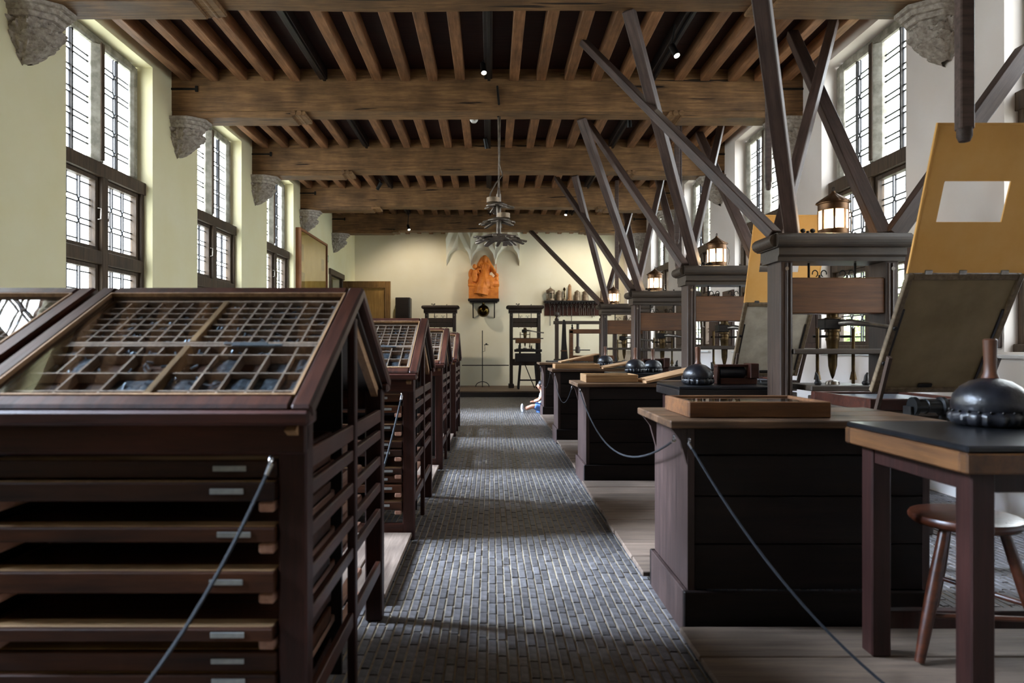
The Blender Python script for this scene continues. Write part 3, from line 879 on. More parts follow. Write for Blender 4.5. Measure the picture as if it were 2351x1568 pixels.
for k, (a, b, p) in enumerate(TZ2): tray(FY[1], FX, a, b, p, k, WH[1])
for z in (.816, .694, .53, .416, .296, .184): runner(frames[1], z)

# duckboards between the frames
def platform(x0, x1, y0, y1, label, axis, n, th=.045, lift=.0, mat=None):
    t = thing('plank_platform', label, 'platform', (0, 0, 0))
    t.location = (x0, y0, 0)
    W, D = x1 - x0, y1 - y0; r = random.Random(int(x0 * 100 + y0 * 37))
    for k in range(n):
        if axis == 'x':
            a = D * k / n; MB().box(r.uniform(0, .015), W, a + .004, a + D / n - .004, lift + .03, lift + .03 + th * .6 + r.uniform(-.002, .002), .004).build('plank', mat or M_plank, t)
        else:
            a = W * k / n; MB().box(a + .004, a + W / n - .004, r.uniform(0, .015), D, lift + .03, lift + .03 + th * .6 + r.uniform(-.002, .002), .004).build('plank', mat or M_planky, t)
    if axis == 'x':
        for px in (.06, W * .5, W - .14): MB().box(px, px + .08, .02, D - .02, 0, .03).build('bearer', M_blackw, t)
    else:
        for py in (.05, D * .5, D - .12): MB().box(.02, W - .02, py, py + .07, 0, .03).build('bearer', M_blackw, t)
    return t
platform(-1.5, -.51, FY[0] + FD + .12, FY[1] - .02, 'pale worn plank board between the nearest and second composing frames', 'y', 5)
platform(-1.5, -.53, FY[1] + FD + .1, FY[2] - .04, 'worn plank board between the second and third composing frames', 'y', 5)
platform(-1.5, -.52, FY[2] + FD + .1, FY[3] - .04, 'worn plank board between the third and farthest composing frames', 'y', 5)

# cords with steel clips
def cord(pts, label, r=.0055, hooks=(0, -1), n=24):
    """pts: two ends and a sag, or a list of points"""
    P_ = [Vector(p) for p in pts]
    c = thing('barrier_cord', label, 'cord', P_[0])
    L = [tuple(p - P_[0]) for p in P_]
    MB().tube(L, r, 6).build('cord', M_rope, c, True)
    for h in hooks:
        p = P_[h] - P_[0]; q = P_[1 if h == 0 else -2] - P_[h]; q.normalize()
        m = MB(); m.tube([tuple(p - q * .004), tuple(p + q * .028)], [.009, .007], 8)
        ringp = [tuple(p + Vector((0, 0.012 * sin(a), .012 + .012 * cos(a)))) for a in [2 * pi * k / 10 for k in range(11)]]
        m.tube(ringp, .003, 6, False)
        m.build('steel_clip', M_chrome, c, True)
    return c
def sagline(a, b, sag, n=22):
    a, b = Vector(a), Vector(b)
    return [tuple(a.lerp(b, t / n) - Vector((0, 0, sag * 4 * (t / n) * (1 - t / n)))) for t in range(n + 1)]
cord(sagline(P(622, 1068, 1.80), (-.95, 1.35, .33), .12), 'grey cord clipped to the nearest composing frame and hanging to the lower left')
cord(sagline(P(922, 910, 4.41), (-.66, 3.9, .42), .03), 'grey cord clipped to the front of the second composing frame')

# ================================================================ RIGHT SIDE: benches, ink tables, presses
def bench(x, y, w, d, h, label, seed):
    t = thing('press_bench', label, 'bench', (x, y, 0))
    r = random.Random(seed)
    zs = [.19, .39, .60, .78, h - .035]
    for a, b in zip(zs[:-1], zs[1:]):
        MB().box(.03, w - .02, .0 + r.uniform(0, .003), .022, a + .002, b - .002, .003).build('front_plank', M_bench, t)
        MB().box(.03, w - .02, d - .022, d, a + .002, b - .002, .003).build('back_plank', M_bench, t)
    prof = [(0, .19), (d, .19), (d, h - .035), (0, h - .035)]
    MB().prism(prof, 0, .03, 'x').build('end_panel', M_benchz, t)
    MB().prism(prof, w - .03, w, 'x').build('end_panel', M_benchz, t)
    MB().box(-.022, w + .022, -.022, 0, 0, .19, .005).build('plinth', M_bench, t)
    MB().box(-.022, w + .022, d, d + .022, 0, .19, .005).build('plinth', M_bench, t)
    MB().box(-.022, 0, 0, d, 0, .19, .003).build('plinth', M_benchz, t)
    MB().box(w, w + .022, 0, d, 0, .19, .003).build('plinth', M_benchz, t)
    for yy in (.004, d - .034):
        MB().prism([(0, h - .035), (-.075, h - .035), (-.06, h - .05), (-.03, h - .09), (0, h - .20)], yy, yy + .03, 'y').build('bracket', M_benchz, t)
    n = 3
    for k in range(n):
        a, b = -.035 + (d + .07) * k / n, -.035 + (d + .07) * (k + 1) / n
        MB().box(-.085, w + .06, a, b - .002, h - .035, h, .005).build('top_plank', M_benchtop, t)
    return t
BEN = [(.86, 2.99, 1.06, .6, .935), (.862, 6.2, 1.05, .6, .93), (.87, 8.9, 1.06, .6, .975), (.945, 12.3, 1.05, .6, .985)]
BL_ = ['nearest black-brown panelled bench beside the aisle', 'second black-brown panelled bench beside the aisle', 'third dark panelled bench along the aisle', 'farthest dark bench on the aisle, beside the sitting child']
for k, b in enumerate(BEN): bench(*b, BL_[k], k)

def showbox(x0, x1, y0, y1, z, h, label, mat, seed):
    t = thing('glazed_forme_box', label, 'display box', (x0, y0, z))
    w, d = x1 - x0, y1 - y0; T = .022
    for (a, b, c, e) in ((0, w, 0, T), (0, w, d - T, d), (0, T, T, d - T), (w - T, w, T, d - T)):
        MB().box(a, b, c, e, 0, h, .004).build('side', mat, t)
    MB().box(T, w - T, T, d - T, .001, .012).build('base', M_blackw, t)
    r = random.Random(seed); n = 4
    for k in range(n):
        a = T + .02 + (w - 2 * T - .03) * k / n
        MB().box(a, a + (w - 2 * T) / n - .03, T + .03, d - T - .03, .012, h - .022, .002).build('type_page', M_sorts if k % 2 else M_paper, t)
    MB().box(T, w - T, T, d - T, h - .012, h - .008).build('glass', M_glassc, t)
M_boxdk = wood('display_box_wood', '4d2f1c', '80542f', .5, 'x', 1, .2, .4, .1, .4)
M_boxlt = wood('pale_box_wood', '7a5836', 'a98259', .5, 'x', 1, .2, .4, .1, .2)
showbox(.89, 1.53, 3.07, 3.5, .936, .072, 'worn brown glass-topped box lying on the nearest bench', M_boxdk, 1)
showbox(.875, 1.36, 6.32, 6.72, .931, .072, 'brown glass-topped box lying on the second bench', M_boxlt, 2)
showbox(.845, 1.44, 9.05, 9.42, .976, .06, 'pale yellow glass-topped box lying on the third bench', M_boxlt, 3)

def slope_board(x0, x1, y0, y1, z0, z1, label, mat):
    t = thing('slanted_paper_board', label, 'board', (x0, y0, z0))
    w, d, h = x1 - x0, y1 - y0, z1 - z0
    MB().prism([(0, 0), (w, h), (w, h + .02), (0, .02)], 0, d, 'y').build('board', mat, t)
    MB().box(w - .03, w, .03, d - .03, 0, h - .002).build('prop', M_bench, t)
M_papb = wood('pale_board', '7d5c3d', 'b08a63', .6, 'x', 1, .2, .3, .1, .25)
slope_board(1.40, 1.95, 6.16, 6.62, .931, 1.055, 'pale board tilted up to the right on the second bench', M_papb)
slope_board(1.46, 1.98, 8.9, 9.4, .976, 1.07, 'pale board tilted up to the right on the third bench', M_papb)
slope_board(1.26, 1.95, 12.3, 12.85, .986, 1.13, 'thin tilted board on the farthest bench', M_papb)

def ink_table(x, y, z, label, band=None, w=1.0):
    band = band or M_tableband
    t = thing('ink_table', label, 'table', (x, y, z)); d, h = .7, .955 - z
    MB().box(0, w, 0, d, h - .022, h, .006).build('slab', M_tabletop, t)
    MB().box(-.004, w + .004, -.004, .03, h - .085, h - .022, .005).build('edge_band', band, t)
    MB().box(-.004, .03, .03, d - .03, h - .085, h - .022, .005).build('edge_band', band, t)
    MB().box(w - .03, w + .004, .03, d - .03, h - .085, h - .022, .005).build('edge_band', band, t)
    MB().box(-.004, w + .004, d - .03, d + .004, h - .085, h - .022, .005).build('edge_band', band, t)
    MB().box(.03, w - .03, .03, d - .03, h - .085, h - .03).build('core', M_blackw, t)
    for (a, b, c, e) in ((.07, w - .07, .05, .075), (.07, w - .07, d - .075, d - .05), (.05, .075, .07, d - .07), (w - .075, w - .05, .07, d - .07)):
        MB().box(a, b, c, e, h - .15, h - .085, .003).build('apron', M_tableleg, t)
    for a in (.04, w - .115):
        for c in (.04, d - .115): MB().box(a, a + .075, c, c + .075, 0, h - .085, .005).build('leg', M_tableleg, t)
    MB().box(.115, w - .115, d - .1, d - .055, .1, .17, .004).build('stretcher', M_tableleg, t)
TAB = [(1.43, 2.05, .058), (1.43, 5.2, .058), (1.43, 7.95, .058), (1.46, 10.9, .058)]
for k, (x, y, z) in enumerate(TAB):
    ink_table(x, y, z, ['nearest ink table with black slab top and orange-brown edge', 'second black-topped ink table, right of the nearest bench', 'third black-topped ink table, right of the second bench', 'farthest black-topped ink table, right of the third bench'][k], None if k == 0 else M_blackw, [1.0, .74, .8, .7][k])

def ink_ball(x, y, z, label, s=1.0, tilt=0):
    t = thing('ink_ball', label, 'ink ball', (x, y, z), (0, tilt, random.uniform(0, 6)))
    R = .122 * s
    def wob(r, zz, a):
        return r * (1 + (.05 * sin(a * 19) + .025 * sin(a * 31 + 1)) * max(0, 1 - abs(zz / s - .025) / .03))
    MB().lathe([(R * .8, 0), (R * .93, .008 * s), (R * 1.0, .022 * s), (R * 1.01, .036 * s), (R * .99, .044 * s), (R * .93, .052 * s), (R * .955, .058 * s), (R * .97, .08 * s), (R * .91, .108 * s), (R * .74, .136 * s), (R * .5, .156 * s), (R * .2, .167 * s), (.001, .169 * s)], 96, wob=wob).build('leather_pad', M_leather, t, True)
    m = MB()
    for k in range(22):
        a = 2 * pi * k / 22; m.ell((R * .975 * cos(a), R * .975 * sin(a), .052 * s), (.0055, .0055, .0055), 6, 4)
    tag(m.build('tacks', M_iron, t, True), kind='stuff')
    MB().lathe([(.022 * s, .155 * s), (.027 * s, .168 * s), (.02 * s, .185 * s), (.019 * s, .22 * s), (.021 * s, .27 * s), (.022 * s, .30 * s), (.018 * s, .305 * s), (.001, .306 * s)], 14).build('handle', M_handle, t, True)
ink_ball(1.90, 2.6, .9555, 'large shiny black ink ball on the nearest ink table', 1.08)
ink_ball(1.665, 5.5, .9555, 'black leather ink ball on the second ink table')
ink_ball(1.72, 8.16, .9555, 'crumpled black ink ball with pale handle on the third ink table', .98)
ink_ball(1.97, 8.33, .9555, 'dark-handled ink ball behind another on the third ink table', .92)
ink_ball(1.86, 11.15, .9555, 'small-looking ink ball on the farthest ink table', 1.05)

def roller_box(x, y, z, label):
    t = thing('ink_trough', label, 'ink box', (x, y, z))
    MB().box(0, .3, .04, .16, .0, .05, .004).build('tray', M_case, t)
    MB().box(.23, .3, .0, .16, .05, .17, .005).build('end_block', M_case, t)
    MB().box(-.02, .24, .05, .16, .14, .16, .004).build('lid_board', M_case, t)
    MB().lathe([(.03, 0), (.045, .01), (.045, .21), (.03, .22)], 16, (.0, .1, .095), 'x').build('roller', M_leather, t, True)
    MB().box(-.02, .0, .06, .15, .0, .14, .004).build('end_plate', M_case, t)
roller_box(1.86, 5.5, .9555, 'red-brown ink trough with dark roller on the second ink table')
roller_box(1.92, 8.48, .9555, 'brown ink trough with dark roller on the third ink table')

# stool
st = thing('round_stool', 'round polished red-brown wooden stool behind the nearest ink table', 'stool', (1.86, 2.68, .064))
SH = .49
MB().lathe([(.001, SH), (.15, SH), (.18, SH + .007), (.193, SH + .02), (.195, SH + .03), (.189, SH + .042), (.165, SH + .047), (.001, SH + .043)], 40).build('seat', M_stool, st, True)
A0 = radians(203)
for k in range(3):
    a = A0 + k * 2 * pi / 3
    p0, p1 = Vector((.12 * cos(a), .12 * sin(a), SH + .005)), Vector((.265 * cos(a), .265 * sin(a), 0))
    MB().tube([p0, p0.lerp(p1, .45), p0.lerp(p1, .8), p1], [.018, .024, .021, .017], 12).build('leg', M_stool, st, True)
for k in range(3):
    a, b = A0 + k * 2 * pi / 3, A0 + (k + 1) * 2 * pi / 3
    zz = (.17, .22, .27)[k]; rr = .12 + .145 * (1 - zz / SH)
    MB().tube([(rr * cos(a), rr * sin(a), zz), (rr * cos(b), rr * sin(b), zz)], .0105, 10).build('stretcher', M_stool, st, True)

# plank platforms beside the aisle
platform(.8, 3.0, .9, 2.93, 'wide-boarded low wooden platform under the nearest ink table', 'x', 7)
platform(.8, 1.98, 3.64, 6.14, 'low worn plank platform between the nearest and second benches', 'x', 9)
platform(.84, 1.98, 6.85, 8.86, 'low worn plank platform between the second and third benches', 'x', 8)
platform(.88, 1.98, 9.55, 12.26, 'low worn plank platform between the third and farthest benches', 'x', 9)

cord(sagline((.80, 2.99, .845), (.80, 6.16, .86), .27), 'grey cord slung in a loop from the nearest bench to the second bench')
cord(sagline((.85, 2.93, .84), (1.46, 1.92, .07), .17), 'grey cord running down from the nearest bench towards the lower right')
cord(sagline((.80, 6.8, .85), (.82, 8.86, .9), .24), 'thin cord slung between the second and third benches', .004)
cord(sagline((.82, 9.5, .9), (.88, 12.26, .9), .28), 'thin cord slung between the third and farthest benches', .004)

# ---------------------------------------------------------------- hand presses
def scroll(m, x, y, z, s=1.0):
    for k in (-1, 1):
        m.tube([(x + k * (.012 + .022 * (1 - cos(a)) * .9) * s, y, z + .03 * s + .024 * sin(a) * s) for a in [-1.2 + 4.6 * i / 9 for i in range(10)]], .0042 * s, 6)
    m.tube([(x, y, z), (x, y, z + .02 * s)], .008 * s, 8)
def wing(m, x, y, z):
    m.tube([(x, y, z - .01), (x, y, z + .03)], .012, 8)
    for k in (-1, 1): m.ell((x + k * .035, y, z + .032), (.02, .007, .016), 8, 6)
def press(x, y, label, H=2.07, tymp=None, z=0.0, variant=0, name='hand_press', carriage=True, dark=False):
    M_press, M_pressx, M_head = (M_pressd, M_pressd, M_pressd) if dark else (globals()['M_press'], globals()['M_pressx'], globals()['M_head'])
    t = thing(name, label, 'printing press', (x, y, z))
    hs = H / 2.07
    def Z(q): return q * hs
    for s in (-1, 1):
        a, b = (.335, .425) if s > 0 else (-.425, -.335)
        c = MB().box(a, b, 0, .235, .10, Z(1.88), .006).build('cheek', M_press, t)
        m = MB()
        inn = .335 if s > 0 else -.335
        for q in (.018, .045): m.tube([(inn + s * q, -.002, .5), (inn + s * q, -.002, Z(1.86))], .009, 8)
        m.build('reeding', M_press, c, True)
        MB().box(a - .03, b + .03, -.35 if carriage else -.04, .28 if carriage else .4, 0, .11, .012).build('foot', M_press, t)
        bm = MB().lathe([(.014, 0), (.014, .006), (.006, .012)], 10, ((a + b) / 2, -.012, Z(1.82)), 'y'); bm.build('bolt', M_steel, c, True)
    # moulded cap
    cp = MB().prism([(-.03, Z(1.872)), (.265, Z(1.872)), (.265, Z(1.90)), (.285, Z(1.915)), (.285, Z(1.965)), (-.05, Z(1.965)), (-.05, Z(1.915)), (-.03, Z(1.90))], -.455, .455, 'x')
    pr = []
    for k in range(9):
        an = -pi / 2 + pi * k / 8; pr.append((-.06 - .032 * cos(an), Z(2.017) + .05 * sin(an)))
    cp.prism([(p, q) for p, q in pr] + [(.295 + .032 * cos(-a_), Z(2.017) + .05 * sin(a_)) for a_ in [pi / 2 - pi * k / 8 for k in range(9)]], -.475, .475, 'x')
    cp.build('cap', M_pressx, t)
    for s in (-1, 1):
        m = MB(); m.tube([(s * .475, -.05, Z(2.017)), (s * .475, .285, Z(2.017))], .047, 12); m.build('cap_end', M_pressx, t, True)
    if variant == 0:
        MB().box(-.335, .335, .015, .2, Z(1.50), Z(1.758), .006).build('head_block', M_head, t)
    else:
        MB().box(-.335, .335, .02, .2, Z(1.52), Z(1.63), .006).build('head_block', M_pressx, t)
        MB().box(-.335, .335, .02, .2, Z(1.635), Z(1.75), .006).build('head_block', M_pressx, t)
    for q in (-.17, .17):
        m = MB(); m.tube([(q, .11, Z(1.5)), (q, .11, Z(2.10))], .009, 8); m.build('hanging_rod', M_iron, t, True)
    m = MB(); wing(m, -.2, .06, Z(2.07)); m.build('wing_nut', M_iron, t, True)
    m = MB(); scroll(m, -.13, .03, Z(1.757)); m.build('scroll_nut', M_iron, t, True)
    m = MB(); scroll(m, .07, .03, Z(1.757)); m.build('scroll_nut', M_iron, t, True)
    # spindle, socket, bar
    m = MB().lathe([(.04, Z(1.51)), (.04, Z(1.475)), (.055, Z(1.47)), (.055, Z(1.37)), (.045, Z(1.365)), (.05, Z(1.34)), (.046, Z(1.335)), (.049, Z(1.31)), (.044, Z(1.30)), (.04, Z(1.26)), (.033, Z(1.2)), (.03, Z(1.12)), (.014, Z(1.05)), (.004, Z(1.025))], 20, (0, .10, 0))
    m.build('spindle', M_bronze, t, True)
    MB().box(-.085, .03, .04, .16, Z(1.385), Z(1.465), .008).build('bar_socket', M_iron, t)
    m = MB().tube([(.02, .07, Z(1.43)), (.07, .0, Z(1.435)), (.2, -.08, Z(1.415)), (.36, -.14, Z(1.385)), (.5, -.17, Z(1.375))], [.026, .024, .016, .015, .019], 10); m.build('bar', M_steel, t, True)
    MB().box(-.335, .335, -.02, .235, Z(1.205), Z(1.245), .006).build('till', M_pressx, t)
    m = MB().tube([(-.15, .09, Z(1.335)), (.15, .09, Z(1.335))], .009, 8); m.build('cross_rod', M_iron, t, True)
    for s in (-1, 1):
        m = MB(); m.tube([(s * .13, .06, Z(.99)), (s * .13, .06, Z(1.39))], .012, 8); m.tube([(s * .13, .06, Z(1.08)), (s * .13, .06, Z(1.02))], [.014, .026], 8)
        m.tube([(s * .13 - .012, .06, Z(1.40)), (s * .13, .06, Z(1.38)), (s * .13 + .012, .06, Z(1.40))], .005, 6); m.build('hose_rod', M_bronze, t, True)
        m = MB(); m.tube([(s * .17, -.03, Z(.985)), (s * .175, -.03, Z(1.05)), (s * .185, -.03, Z(1.075))], [.02, .013, .006], 8); m.ell((s * .17, -.03, Z(1.0)), (.026, .026, .02), 8, 6); m.build('platen_hook', M_iron, t, True)
    MB().box(-.245, .245, -.09, .32, Z(.945), Z(.985), .006).build('platen', M_pressx, t)
    MB().lathe([(.05, 0), (.045, .02), (.02, .03)], 14, (0, .1, Z(.985))).build('stud', M_steel, t, True)
    MB().box(-.335, .335, .01, .225, .62, .80, .008).build('winter', M_pressx, t)
    if not carriage: return t
    y0, y1 = -1.12, .85
    for s in (-1, 1):
        MB().box(s * .2 - .035, s * .2 + .035, y0, y1, .80, .855, .006).build('rail', M_pressx, t)
        MB().box(s * .2 - .035, s * .2 + .035, y0 + .04, y0 + .11, 0, .80, .006).build('fore_leg', M_press, t)
        MB().box(s * .2 - .035, s * .2 + .035, y1 - .1, y1 - .03, 0, .80, .006).build('rear_leg', M_press, t)
    MB().box(-.165, .165, y0 + .05, y0 + .1, .3, .37, .005).build('stretcher', M_pressx, t)
    MB().box(-.31, .31, -.95, -.22, .856, .885, .005).build('bed_plank', M_pressx, t)
    for (a, b, c, e) in ((-.31, .31, -.95, -.90), (-.31, .31, -.27, -.22), (-.31, -.26, -.9, -.27), (.26, .31, -.9, -.27)):
        MB().box(a, b, c, e, .885, .955, .005).build('coffin_side', M_case, t)
    MB().box(-.25, .25, -.88, -.29, .886, .94, .003).build('bed_stone', M_sorts, t)
    m = MB().lathe([(.02, -.02), (.05, -.02), (.052, .0), (.036, .005), (.036, .05), (.042, .055), (.036, .06), (.036, .13), (.052, .135), (.052, .155), (.02, .155)], 18, (-.17, y0 - .03, .93), 'x'); m.build('rounce_drum', M_black, t, True)
    for q in (-.2, .0): MB().box(q - .01, q + .01, y0 - .05, y0 + .02, .80, .93, .003).build('rounce_bracket', M_iron, t)
    if tymp:
        hinge = Vector((0, -.945, 1.0)); L, an = .735, radians(29)
        tp = bpy.data.objects.new('tympan', None); COL.objects.link(tp); tp.parent = t; tp.location = hinge; tp.rotation_euler = (an, 0, 0)
        m = MB(); w = .308
        m.box(-w, -w + .032, -.016, .016, 0, L, .004).box(w - .032, w, -.016, .016, 0, L, .004).box(-w + .032, w - .032, -.016, .016, 0, .032, .004).box(-w + .032, w - .032, -.016, .016, L - .032, L, .004)
        m.build('tympan_frame', M_tympf, tp)
        MB().box(-w + .03, w - .03, -.004, .004, .03, L - .03).build('tympan_skin', M_tymp if tymp == 1 else M_tymp2, tp)
        m = MB().box(-w + .032, -w + .046, -.012, -.003, .06, L * .72, .002).box(w - .046, w - .032, -.012, -.003, .06, L * .72, .002); m.build('side_cleat', M_blackw, tp)
        m = MB(); 
        for q in (.2, .42): m.lathe([(.012, -.03), (.012, -.02), (.005, -.015)], 8, (-w + .016, 0, q), 'y')
        m.build('frame_screw', M_iron, tp, True)
        MB().box(-.05, .03, -.02, -.005, .035, .06, .004).build('hinge', M_iron, tp)
        fr = bpy.data.objects.new('frisket', None); COL.objects.link(fr); fr.parent = t
        fr.location = hinge + Vector((0, -sin(an) * L, cos(an) * L)); fr.rotation_euler = (radians(19), 0, 0)
        FL = .755; q = MB(); T = .004
        h0, h1, x0, x1 = .27, .475, -.215, .12
        q.box(-w, x0, -T, T, .004, FL); q.box(x1, w, -T, T, .004, FL); q.box(x0, x1, -T, T, .004, h0); q.box(x0, x1, -T, T, h1, FL)
        q.build('frisket_sheet', M_ochre, fr)
        q = MB().box(-w - .003, -w + .008, -.007, .007, 0, FL, .002).box(w - .008, w + .003, -.007, .007, 0, FL, .002).box(-w, w, -.007, .007, FL - .012, FL, .002); q.build('frisket_frame', M_ochre, fr)
        for qx in (-.2, -.02, .2): MB().box(qx - .02, qx + .02, -.012, .008, -.008, .02, .003).build('frisket_hinge', M_steel, fr)
        MB().bar((-.29, -.98, .88), (-.30, -1.13, 1.20), .018, .03).build('gallows', M_press, t)
        MB().bar((.29, -.98, .88), (.30, -1.13, 1.20), .018, .03).build('gallows', M_press, t)
    return t
PR = [(2.5, 4.9, 2.07, 1), (2.5, 7.22, 2.12, 2), (2.48, 9.8, 2.07, 0), (2.53, 12.9, 2.09, 0)]
PW = ['nearest', 'second', 'third', 'fourth']
for k, (x, y, H, ty) in enumerate(PR):
    press(x, y, ['nearest tall dark oak hand press with raised tympan and ochre frisket', 'second dark oak hand press with grey tympan and ochre frisket', 'third dark oak hand press in the row, its carriage flat', 'fourth oak hand press in the row, nearest the tool shelf'][k], H, ty)

# ---------------------------------------------------------------- braces from the press caps to the ceiling
def strut(a, b, w, h, label, up=(0, 0, 1), name='ceiling_brace'):
    a, b = Vector(a), Vector(b); d = b - a; L = d.length
    o = MB().box(0, L, -w / 2, w / 2, -h / 2, h / 2, .006).build(name, M_strut)
    d.normalize(); upv = Vector(up)
    if abs(d.dot(upv)) > .97: upv = Vector((0, 1, 0))
    sd = d.cross(upv).normalized(); u = sd.cross(d)
    o.matrix_world = Matrix(((d.x, sd.x, u.x, a.x), (d.y, sd.y, u.y, a.y), (d.z, sd.z, u.z, a.z), (0, 0, 0, 1)))
    return tag(o, label, 'brace', 'press braces')
tops1 = [(1.01, 7.46, ZJ), (1.37, 9.96, ZJ), (1.28, 13.4, ZJ), (1.0, 17.3, ZB)]
tops2 = [(1.0, 3.0, ZB), (1.2, 5.97, ZB), (1.16, 8.8, ZB), (1.43, 11.7, ZB)]
tops3 = [(3.2, 7.26, ZJ), (3.25, 10.67, ZJ), (3.2, 13.2, ZJ), (3.2, 16.4, ZJ)]
tops5 = [(3.5, 6.97, ZJ), (3.4, 10.05, ZJ), (3.2, 12.6, ZJ), (3.3, 15.9, ZJ)]
for k, (x, y, H, ty) in enumerate(PR):
    n = PW[k]
    strut((x - .44, y + .06, H), tops1[k], .09, .075, 'long squared brace slanting up and left to the joists from the %s press' % n)
    strut((x - .33, y + .02, H), tops2[k], .095, .095, 'thick brace leaning forward to the beam from the %s press' % n)
    strut((x + .38, y + .12, H), tops3[k], .11, .09, 'brace crossing up and left from the window side of the %s press' % n)
    strut((x - .36, y + .2, H), tops5[k], .085, .085, 'brace crossing up and right towards the window from the %s press' % n)
strut((2.94, 5.0, 2.07), (3.92, 5.0, 3.43), .12, .10, 'brace slanting up and right into the wall from the nearest press', (0, 1, 0))
# stays hanging from the ceiling behind the friskets
def stay(x, y, z0, z1, r, label):
    t = thing('frisket_stay', label, 'stay', (x, y, z0))
    MB().box(-r, r, -r * .8, r * .8, .06, z1 - z0, .006).build('pole', M_strut, t)
    MB().lathe([(.001, 0), (r * .7, .006), (r, .03), (r, .07)], 14).build('rounded_end', M_strut, t, True)
stay(2.26, 3.26, 2.23, ZJ, .034, 'round-ended stay hanging in front of the nearest ochre frisket')
stay(2.2, 5.42, 2.5, ZJ, .022, 'thin stay hanging from the ceiling at the second press frisket')
stay(2.42, 8.9, 2.6, ZB, .03, 'thin stay hanging from the second beam by the third press')
stay(2.55, 9.3, 2.3, ZJ, .04, 'squared post hanging from the ceiling by the third press')
stay(2.5, 13.6, 2.3, ZJ, .035, 'squared post hanging from the ceiling by the fourth press')

# ---------------------------------------------------------------- lanterns on the caps
def lantern(x, y, z, label, lit=True, s=1.0, cat='lantern'):
    t = thing('lantern', label, cat, (x, y, z))
    R, h = .105 * s, .19 * s
    MB().lathe([(R * .95, 0), (R * 1.06, .004), (R * 1.06, .012), (R, .016), (R, .05 * s), (R * .97, .052 * s), (R * .3, .05 * s)], 28).build('base_ring', M_copper if lit else M_tin, t, True)
    MB().lathe([(R * .98, .19 * s), (R * 1.0, .192 * s), (R * 1.0, .235 * s), (R * 1.05, .24 * s), (R * 1.05, .247 * s), (R * .9, .249 * s), (R * .9, .19 * s)], 28).build('top_band', M_copper if lit else M_tin, t, True)
    def wob(r, zz, a): return r * (1 + .05 * abs(sin(a * 8)) * min(1, r / (R * .5)))
    MB().lathe([(R * 1.1, .247 * s), (R * 1.08, .252 * s), (R * .8, .275 * s), (R * .45, .300 * s), (R * .16, .322 * s), (R * .12, .335 * s), (.001, .338 * s)], 64, wob=wob).build('fluted_roof', M_copper if lit else M_tin, t, True)
    m = MB().tube([(.0, .016 * s * cos(a), .35 * s + .016 * s * sin(a)) for a in [2 * pi * k / 12 for k in range(13)]], .003 * s, 6, False); m.build('ring', M_iron, t, True)
    for k in range(8):
        a = 2 * pi * (k + .5) / 8
        m = MB(); m.bar((R * .97 * cos(a), R * .97 * sin(a), .05 * s), (R * .97 * cos(a), R * .97 * sin(a), .19 * s), .014 * s, .008 * s, (cos(a), sin(a), 0)); m.build('upright', M_copper if lit else M_tin, t)
    for k in range(8):
        a0, a1 = 2 * pi * (k + .56) / 8, 2 * pi * (k + 1.44) / 8; rr = R * .95
        p = [(rr * cos(a0), rr * sin(a0)), (rr * cos(a1), rr * sin(a1))]
        MB().add([(p[0][0], p[0][1], .05 * s), (p[1][0], p[1][1], .05 * s), (p[1][0], p[1][1], .19 * s), (p[0][0], p[0][1], .19 * s)], [[0, 1, 2, 3]]).build('horn_pane', M_hornp if lit else M_glassw, t)
    m = MB().tube([(R * 1.03, 0, .22 * s), (R * 1.25, .0, .19 * s), (R * 1.3, .0, .1 * s), (R * 1.2, 0, .03 * s)], .003 * s, 6); m.build('wire_handle', M_iron, t, True)
    if lit:
        MB().lathe([(.016 * s, .05 * s), (.016 * s, .075 * s), (.028 * s, .1 * s), (.03 * s, .12 * s), (.02 * s, .145 * s), (.001, .152 * s)], 12).build('bulb', M_bulb, t, True)
        l = bpy.data.lights.new('lantern_light', 'POINT'); l.energy = 9; l.color = (1, .72, .42); l.shadow_soft_size = .03
        lo = bpy.data.objects.new('lantern_light', l); COL.objects.link(lo); lo.location = (0, 0, .115 * s); lo.parent = t
    return t
mh = bpy.data.materials.new('horn_pane'); mh.use_nodes = True; nt = mh.node_tree; nt.nodes.clear()
out = N(nt, 'ShaderNodeOutputMaterial'); a1 = N(nt, 'ShaderNodeBsdfTransparent'); a2 = N(nt, 'ShaderNodeBsdfTranslucent'); mx = N(nt, 'ShaderNodeMixShader')
a1.inputs[0].default_value = (1, .93, .82, 1); a2.inputs[0].default_value = (.95, .85, .68, 1); mx.inputs[0].default_value = .55
nt.links.new(a1.outputs[0], mx.inputs[1]); nt.links.new(a2.outputs[0], mx.inputs[2]); nt.links.new(mx.outputs[0], out.inputs[0]); M_hornp = mh
lantern(2.52, 5.03, 2.07, 'lit copper lantern with fluted roof on the nearest press')
lantern(2.43, 7.36, 2.12, 'lit copper lantern on top of the second press')
lantern(2.38, 9.93, 2.07, 'lit copper lantern on top of the third press')
lantern(2.33, 13.02, 2.09, 'lit copper lantern on top of the fourth press')

# ================================================================ THE FAR END
press(.93, 18.75, 'dark old press on the dais to the right of the statue', 2.28, 0, .15, 1, carriage=False, dark=True)
press(-1.4, 18.75, 'dark old press on the dais behind the composing frames', 2.28, 0, .15, 1, carriage=False, dark=True)
